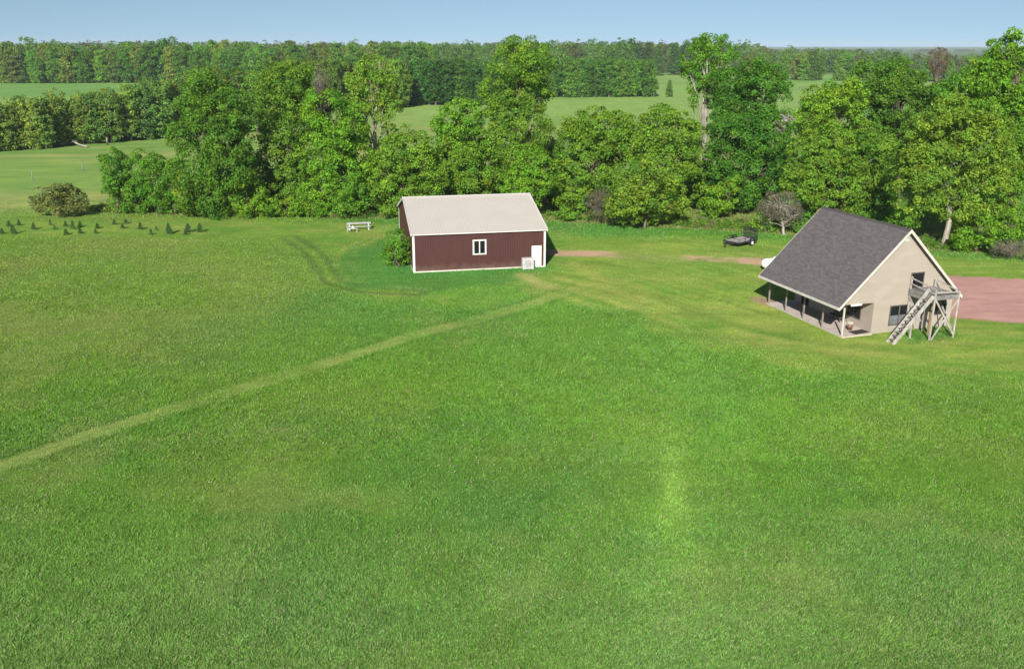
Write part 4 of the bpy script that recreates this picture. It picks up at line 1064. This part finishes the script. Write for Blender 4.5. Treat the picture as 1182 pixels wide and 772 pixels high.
    ('shrub', 'green shrub hidden low behind the left slope of the house roof', 35.95, 106.0, [(35.6, 0.65, 3.26, 1.57), (41.72, 0.65, 3.06, 1.57)], 'green2', {'cr': 0.75, 'leaf': 0.27, 'trunk': 0}),
    ('shrub', 'dark shrub under the feathery tree beside the house ridge', 44.69, 98.37, [(43.19, 2.69, 1.32, 1.46), (48.81, 0.48, 2.28, 0.83)], 'green2', {'cr': 0.75, 'leaf': 0.27, 'trunk': 0}),
    ('shrub', 'overgrown green bush against the left gable wall of the barn', -11.44, 88.86, [(-11.27, 2.29, 1.12, 1.59), (-10.8, 0.97, 0.95, 1.12), (-12.09, 1.15, 0.86, 1.12)], 'green2', {'cr': 0.55, 'leaf': 0.22, 'trunk': 0}),
    ('shrub', 'small shrub at the tree foot behind the black trailer ramp', 29.99, 106.17, [(29.9, 1.03, 1.63, 1.01)], 'lime', {'cr': 0.6, 'leaf': 0.25, 'trunk': 0}),
    ('broadleaf_tree', 'shaded tree filling the gap behind the lime clumped crown', 49.99, 127.0, [(48.62, 8.28, 4.75, 3.55), (45.97, 5.34, 4.31, 4.07), (52.41, 6.52, 4.3, 4.63), (49.39, 1.75, 5.55, 4.59)], 'dark', {'cr': 1.0}),
    ('broadleaf_tree', 'shaded tree behind the feathery tree, toward the right edge', 65.97, 126.0, [(63.3, 10.12, 4.7, 4.08), (67.49, 6.05, 4.27, 4.59), (60.28, 6.64, 4.03, 4.05), (65.86, 1.3, 5.28, 4.55), (57.16, 7.8, 3.54, 4.06)], 'green', {'cr': 1.0}),
    ('shrub', 'dark understory tree behind the low lime shrubs of the left trees', -31.85, 125.0, [(-32.21, 2.06, 4.04, 2.66), (-35.62, 3.83, 3.08, 2.67), (-27.41, 2.65, 4.04, 3.19)], 'dark', {'cr': 0.9, 'trunk': 0}),
    ('shrub', 'dark understory growth left of the barn behind the picnic table', -20.31, 124.0, [(-20.72, 2.79, 4.0, 3.43), (-16.6, 2.79, 3.06, 3.43)], 'green', {'cr': 0.9, 'trunk': 0}),
    ('shrub', 'understory growth behind the barn ridge between the barn trees', -3.19, 128.0, [(-3.76, 3.42, 4.36, 3.55), (-9.84, 2.21, 4.13, 3.0), (3.53, 1.6, 3.65, 3.27)], 'green', {'cr': 0.9, 'trunk': 0}),
    ('shrub', 'understory growth in the shade of the dark maple', 26.61, 124.0, [(26.02, 2.79, 3.06, 3.17), (30.58, 1.62, 4.01, 2.9), (35.79, 2.79, 3.06, 3.17), (17.0, 1.62, 4.72, 2.9)], 'dark', {'cr': 0.9, 'trunk': 0}),
]


CAT = {'bush': 'bush', 'shrub': 'shrub', 'bare_shrub': 'shrub'}
for ti, (kind, label, bx, Y, lob, colour, opt) in enumerate(TREES):
    rng = np.random.default_rng(100 + ti)
    cy = Y + (0.0 if kind in ('shrub', 'bush', 'bare_shrub') else 1.0)
    L3 = jitter3d(lob, cy, rng)
    # clumps stand out from the lobe by about half their size, so the lobes are drawn in by that much
    ci = 0 if opt.get('bare') else .33*opt.get('cr', 1.0)
    L3 = [(x - bx, y - Y, z, max(a - ci, .52*a), max(b - ci, .52*b), max(c_ - .8*ci, .52*c_)) for x, y, z, a, b, c_ in L3]
    root = empty(kind, (bx, Y, 0))
    tag(root, label, CAT.get(kind, 'tree'))
    colr = LEAF[colour]
    if opt.get('bare'):
        tq = twig_arrays((0, cy - Y), L3, rng, .16 if kind == 'bare_tree' else .07, 150 if kind == 'bare_tree' else 110)
        bm_ = M['palebark'] if opt.get('pale') else M['greybark']
        me = poly_mesh("branches", tq.reshape(-1, 3), 4, bm_)
        o = bpy.data.objects.new("branches", me); COL.objects.link(o); o.parent = root
        # last thin leaves or buds
        v, tn = crown_arrays(L3, rng, .5, .11, True, cover=.9)
        me = poly_mesh("twig_ends", v.reshape(-1, 3), 4, M['leaf'], tn)
        o = bpy.data.objects.new("twig_ends", me); COL.objects.link(o); o.parent = root; o.color = (*colr, 1)
        continue
    if opt.get('trunk', 1):
        r = .10 + .014*max(l[2] for l in L3)
        tq = trunk_arrays((opt.get('lean', 0), cy - Y), L3, rng, r, 26)
        me = poly_mesh("trunk", tq.reshape(-1, 3), 4, M['palebark'] if opt.get('pale') else M['bark'])
    else:
        tq = np.array([q for _ in range(9) for q in tube_quads((rng.normal(0, .25), rng.normal(0, .25), -.1), np.array(L3[rng.integers(len(L3))][:3]) + rng.normal(0, .4, 3), .05, .015, 4)])
        me = poly_mesh("stems", tq.reshape(-1, 3), 4, M['bark'])
    o = bpy.data.objects.new(me.name.split('.')[0], me); COL.objects.link(o); o.parent = root
    v, tn = crown_arrays(L3, rng, opt.get('cr', 1.0), opt.get('leaf', .30)*.84, bool(opt.get('sparse')))
    nm = "crown" if opt.get('trunk', 1) else "foliage"
    me = poly_mesh(nm, v.reshape(-1, 3), 4, M['leaf'], tn)
    o = bpy.data.objects.new(nm, me); COL.objects.link(o); o.parent = root; o.color = (*colr, 1)

# ------------------------------------------------------------------ distant trees: a few built once, then copied one by one
def proto(kind, seed, lobes, colour, leaf, cr, bark='bark', r=.25, cover=1.6, sparse=False):
    rng = np.random.default_rng(seed)
    v, tn = crown_arrays(lobes, rng, cr, leaf, sparse, cover=cover)
    tq = trunk_arrays((0, 0), lobes, rng, r, 8)
    V = np.concatenate([v, tq]); mi = np.concatenate([np.zeros(len(v)), np.ones(len(tq))])
    tn = np.concatenate([tn, np.ones((len(tq), 3))])
    return poly_mesh(kind, V.reshape(-1, 3), 4, [M['leaf'], M[bark]], tn, mi)

def round_lobes(seed, h, w, low=.25):
    rng = np.random.default_rng(seed); out = []
    for k in range(7):
        f = low + (1-low)*(k+.6)/7.6
        rr = w*(.40 + .35*math.sin(math.pi*min(1, (f-low)/(1-low)*.85 + .18)))
        out.append((rng.normal(0, .16)*w, rng.normal(0, .16)*w, h*f - rr*.3, rr*rng.uniform(.8, 1.15), rr*rng.uniform(.8, 1.15), rr*rng.uniform(.75, .95)))
    return out

woods = [proto('wood_tree', 500+k, round_lobes(500+k, 22, 5.2, .10), 'green', .75, 1.6, cover=1.9) for k in range(5)]
thin = [proto('birch_tree', 540+k, round_lobes(540+k, 12.5, 3.0, .12), 'green', .36, .8, 'palebark', .15, cover=1.3, sparse=True) for k in range(4)]
block = [proto('plantation_tree', 570+k, round_lobes(570+k, 17, 2.9, .06), 'dark', .55, 1.0, cover=1.9) for k in range(4)]
pine = []
for k in range(2):
    rng = np.random.default_rng(590+k)
    pine.append(proto('pine_tree', 590+k, [(rng.normal(0, .2), rng.normal(0, .2), 4 + j*3.0, 3.3*(1-j/8)+.5, 3.3*(1-j/8)+.5, 1.9) for j in range(7)], 'dark', .8, 1.2))

def plant(mesh, kind, x, y, h, h0, rng, colr, label, group, wid=1.0):
    o = bpy.data.objects.new(kind, mesh); COL.objects.link(o)
    s = h/h0; w = s*wid*rng.uniform(.85, 1.2)
    o.location = (x, y, 0); o.scale = (w, w*rng.uniform(.9, 1.1), s); o.rotation_euler = (0, 0, rng.uniform(0, 6.28))
    colr = (colr[0]*1.75, colr[1]*1.98, colr[2]*.95)
    k = rng.uniform(.72, 1.25); y_ = rng.normal(0, .09)
    o.color = (max(.01, colr[0]*k*(1+1.3*y_)), colr[1]*k*(1+.3*y_), max(.005, colr[2]*k*(1-.6*y_)), 1)
    tag(o, label, 'tree', group)
    return o

rng = np.random.default_rng(77)
# long wood edge beyond the far left field
for row, (dy, n, h) in enumerate(((0, 46, 21.3), (13, 44, 22.3))):
    for i in range(n):
        f = (i + rng.uniform(-.35, .35))/n
        x = -345 + 300*f; y = 549 + dy + 14*f + rng.normal(0, 2.0) + (6 if f > .45 else 0)
        plant(woods[rng.integers(5)], 'wood_tree', x, y, h + rng.normal(0, 1.5) + 3.2*(float(fbm(np.array([x]), np.array([7.0]), 34, 5)[0]) - .5), 22, rng, (.066, .128, .026) if rng.random() < .75 else (.098, .120, .040),
              "broadleaf tree in the long wood edge beyond the far left field", "trees of the far left wood edge", 1.05)
# birch row across the left field
for i in range(72):
    f = i/72; row = i % 3
    x = -110 + 34*f + rng.normal(0, 1.0) + row*3; y = 186 + 46*f + row*6 + rng.normal(0, 1.0)
    plant(thin[rng.integers(4)], 'birch_tree', x - (2 if row else 0), y, np.interp(f, [0, .4, 1], [9.6, 11.2, 14.6]) + rng.normal(0, .8), 12.5, rng, (.100, .142, .056),
          "pale stemmed thin tree in the row crossing the left field", "pale stemmed trees of the row crossing the left field", 1.0)
# second clump behind it toward the big dark tree
for i in range(14):
    plant(thin[rng.integers(4)], 'birch_tree', rng.uniform(-84, -58), rng.uniform(236, 262), rng.uniform(14, 17), 12.5, rng, (.072, .118, .032),
          "tall thin tree in the clump behind the big dark tree", "trees clumped behind the big dark tree", 1.1)
# woodland between left row and barn trees, beyond
for i in range(30):
    f = i/30
    plant(woods[rng.integers(5)], 'wood_tree', -92 + 56*f + rng.normal(0, 2), 325 + 22*rng.random() + 20*(1-f), rng.uniform(15.5, 18), 22, rng, (.078, .125, .034),
          "mid distance tree in the stand left of the dark block", "mid distance trees left of the dark block", 1.0)
# dense dark block behind the barn trees
for i in range(42):
    row = i % 3; f = (i//3)/14
    plant(block[rng.integers(4)], 'plantation_tree', -45 + 50*f + rng.normal(0, .7), 347 + row*5 + rng.normal(0, .7), 16.8 + rng.normal(0, .6) - (1.0 if f > .55 else 0), 17, rng, (.038, .088, .028),
          "dark green tree in the dense block beyond the barn trees", "dark trees of the dense block", 1.0)
# straight row in the right far field
for i in range(48):
    row = i % 3; f = (i//3)/16
    plant(block[rng.integers(4)], 'plantation_tree', 9 + 54*f + rng.normal(0, .7), 399 + 4*f + row*5 + rng.normal(0, .7), 16.3 + rng.normal(0, .7) - 2.2*max(0, f - .7), 17, rng, (.064, .122, .034),
          "blue green tree in the straight row across the right far field", "trees of the straight row in the right far field", 1.0)
o = plant(pine[0], 'pine_tree', 67.4, 403, 6.3, 22, rng, (.05, .10, .035), "single small tree just right of the straight far row", None, 1.3)
# dark pines past the end of the field
for i in range(16):
    plant(pine[i % 2], 'pine_tree', rng.uniform(78, 150), 690 + rng.uniform(0, 40), rng.uniform(19, 24.5), 22, rng, (.040, .075, .032),
          "dark pine at the far end of the right field", "dark pines at the far end of the right field", 1.25)
# wood edge on the right, seen between the crowns
for i in range(40):
    f = i/40
    plant(woods[rng.integers(5)], 'wood_tree', 130 + 240*f + rng.normal(0, 2.5), 585 + rng.uniform(0, 24) - 90*max(0, f-.35), np.interp(f, [0, .12, .4, .6, 1], [17, 17.2, 16.5, 13.6, 12.5]) + rng.normal(0, .9), 22, rng, (.072, .125, .034) if rng.random() < .7 else (.10, .115, .05),
          "tree in the far right wood edge behind the near crowns", "trees of the far right wood edge", 1.05)
# ridge woods: one far-off mass
rng = np.random.default_rng(91)
vs_, ts_ = [], []
for (y0, x0, x1, n, h, leaf, cr) in ((640, -380, 80, 90, 22.4, 1.0, 2.2), (800, -80, 520, 110, 21.8, 1.2, 2.4), (980, -650, 650, 170, 22.5, 1.7, 3.0), (1500, -950, 1000, 150, 22.0, 2.8, 4.5), (3200, -2000, 2300, 160, 20.0, 6.0, 9.0), (5200, 300, 3600, 110, 28, 9, 14)):
    for i in range(n):
        x = x0 + (x1-x0)*(i+rng.random())/n; y = y0 + rng.uniform(-.05, .05)*y0
        w = (x1-x0)/n*1.1; b_ = x/max(y, 1)                         # the land falls away to the right: lower woods there
        fall = np.interp(b_, [-.6, .01, .07, .24, .275, .37, .42, .6], [-2.8, -.8, -2.3, -1.8, 4.2, 6.2, 10.2, 13.2])
        if y0 > 3000: fall = 4.6
        hh = max(3.0, 21 - fall/1050*(.953*y + 6)) * (1 + rng.normal(0, .045 if y0 < 2000 else .02))
        lo = [(x, y, hh*.42, w*.8, w*.8, hh*.42), (x + rng.normal(0, w*.3), y, hh*.74, w*.55, w*.55, hh*.26)]
        v, tn = crown_arrays(lo, rng, cr, leaf*.9, cover=.9)
        front = v[:, :, 1].mean(1) < y + w*.3
        tone = np.array((.112, .215, .038))*rng.uniform(.8, 1.2) if rng.random() < .78 else np.array((.125, .14, .045))*rng.uniform(.8, 1.1)
        if y0 > 2000: tone = np.array((.07, .14, .035))
        vs_.append(v[front]); ts_.append(tn[front]*tone)
V = np.concatenate(vs_); Tn = np.concatenate(ts_)
me = poly_mesh("far_woods", V.reshape(-1, 3), 4, M['leaf'], Tn)
o = bpy.data.objects.new("far_woods", me); COL.objects.link(o); o.color = (1, 1, 1, 1)
tag(o, "far off woods along the horizon reading as one mass", kind='stuff')

# ------------------------------------------------------------------ conifer seedlings in rows at the left
rng = np.random.default_rng(33)
SEED = [(-59.6, 105.0, 1.0), (-61.2, 109.6, 1.2), (-58.3, 105.0, 1.5), (-60.3, 110.2, 1.1), (-57.3, 107.8, 1.25), (-56.6, 110.5, .8), (-54.8, 107.8, .75), (-54.3, 109.6, 1.0), (-51.9, 104.5, 1.0), (-52.6, 107.8, 1.45), (-52.4, 109.3, 1.1), (-50.6, 105.3, 1.0), (-48.8, 105.3, .8), (-49.9, 108.4, 1.1), (-48.9, 110.8, .9), (-46.9, 108.4, 1.15), (-47.7, 111.4, 1.0), (-44.5, 107.8, 1.2), (-42.0, 104.5, .9), (-42.4, 107.3, .7), (-40.1, 105.0, 1.6), (-38.2, 106.1, 1.75), (-38.0, 104.5, 1.0), (-36.8, 106.1, 1.45)]
sv, st_ = [], []
n = 240
z = rng.random(n)**1.2; a = rng.random(n)*6.283; lay = .75 + .25*np.cos(z*6*6.283)
r = (1 - z)*.36*lay*rng.uniform(.35, 1, n)
c_ = np.stack([r*np.cos(a), r*np.sin(a), .06 + z*.94], 1)
d = np.stack([np.cos(a), np.sin(a), np.full(n, .35)], 1); d /= np.linalg.norm(d, axis=1)[:, None]
t2 = np.cross(d, rng.normal(size=(n, 3))); t2 /= np.linalg.norm(t2, axis=1)[:, None]
L_n = (.14 + .14*(1-z)*rng.uniform(.5, 1.6, n))[:, None]
v = np.stack([c_ - d*L_n*.4 + t2*.02, c_ + d*L_n*.3 + t2*.022, c_ + d*L_n*.8, c_ + d*L_n*.2 - t2*.03], 1)
crown_me = poly_mesh("crown", v.reshape(-1, 3), 4, M['leaf'], np.clip(1 + rng.normal(0, .2, (n, 1))*np.ones(3), .5, 1.6))
tq = np.array(tube_quads((0, 0, -.05), (0, 0, .95), .03, .006, 5))
trunk_me = poly_mesh("trunk", tq.reshape(-1, 3), 4, M['bark'])
names = {20: "full conifer seedling, first of the three big ones nearest the barn", 21: "tallest conifer seedling near the right end of the seedling rows", 23: "last big conifer seedling at the right end of the seedling rows"}
for i, (x, y, h) in enumerate(SEED):
    s0 = empty("conifer_seedling", (x, y, 0), rng.uniform(0, 6))
    for me in (trunk_me, crown_me):
        o = bpy.data.objects.new(me.name, me); COL.objects.link(o); o.parent = s0
        k = rng.uniform(.9, 1.3); o.color = (.074*k, .150*k, .050*k, 1)
    s0.scale = (h*rng.uniform(.6, 1.0), h*rng.uniform(.6, 1.0), h*rng.uniform(.55, .88))
    tag(s0, names.get(i, "small dark conifer seedling in the sparse rows before the left trees"), 'seedling', "conifer seedlings in rows on the left lawn edge")

# ------------------------------------------------------------------ brush and tall weeds at the foot of the wood
rng = np.random.default_rng(55)
n = 1500
x = rng.uniform(-56, 75, n)
edge = np.interp(x, [-56, -54, -38, -19, 6, 31, 42, 53, 75], [120.5, 119.5, 117.0, 115.7, 113.6, 106, 98, 94.2, 91])
y = edge + rng.exponential(2.6, n) + rng.normal(0, .35, n)
kp = fbm(x, y, 6, 3) > .36
x, y = x[kp], y[kp]; n = len(x)
cr = rng.uniform(.28, .62, n)*(1 + .5*(y - np.interp(x, [-56, 75], [119, 95]) > 40))
k = 46
d = rng.normal(size=(n, k, 3)); d[..., 2] = np.abs(d[..., 2]); d /= np.linalg.norm(d, axis=2)[..., None]
ctr = np.stack([x, y, cr*.35], 1)[:, None, :] + d*cr[:, None, None]*rng.uniform(.5, 1.1, (n, k, 1))
nr = d + rng.normal(0, .6, (n, k, 3)); nr /= np.linalg.norm(nr, axis=2)[..., None]
t1 = np.cross(nr, rng.normal(size=(n, k, 3))); t1 /= np.linalg.norm(t1, axis=2)[..., None]; t2 = np.cross(nr, t1)
s = rng.uniform(.10, .22, (n, k, 1))
v = np.stack([ctr - t1*s*.7, ctr + t2*s*.4, ctr + t1*s*.7, ctr - t2*s*.4], 2)
pal = np.array([(.10, .225, .022), (.14, .24, .028), (.18, .25, .035), (.21, .19, .095), (.075, .18, .022)])
tone = pal[rng.choice(5, n, p=[.3, .25, .15, .16, .14])]
tn = (tone[:, None, :]*(1 + rng.normal(0, .2, (n, k, 1)))).reshape(-1, 3).clip(.01, 1)
me = poly_mesh("undergrowth", v.reshape(-1, 3), 4, M['leaf'], tn)
o = bpy.data.objects.new("undergrowth", me); COL.objects.link(o); o.color = (1, 1, 1, 1)
tag(o, "low tangled brush and weeds along the foot of the wood", kind='stuff')

# ------------------------------------------------------------------ the air
hz = bmesh.new()
bmesh.ops.create_cube(hz, size=1)
for v_ in hz.verts:
    v_.co = ((v_.co.x)*9000, 3000 + v_.co.y*7400, 18.5 + v_.co.z*39)
me = bpy.data.meshes.new("haze"); hz.to_mesh(me); hz.free()
m = bpy.data.materials.new("haze_air"); m.use_nodes = True
nt = m.node_tree; nt.nodes.clear()
out = nt.nodes.new("ShaderNodeOutputMaterial"); pv = nt.nodes.new("ShaderNodeVolumePrincipled")
pv.inputs["Color"].default_value = (.80, .88, 1.0, 1)
pv.inputs["Density"].default_value = .0001
pv.inputs["Anisotropy"].default_value = 0.0
nt.links.new(pv.outputs[0], out.inputs["Volume"])
me.materials.append(m)
o = bpy.data.objects.new("haze", me); COL.objects.link(o); tag(o, "thin blue haze in the air over the fields", kind='stuff')
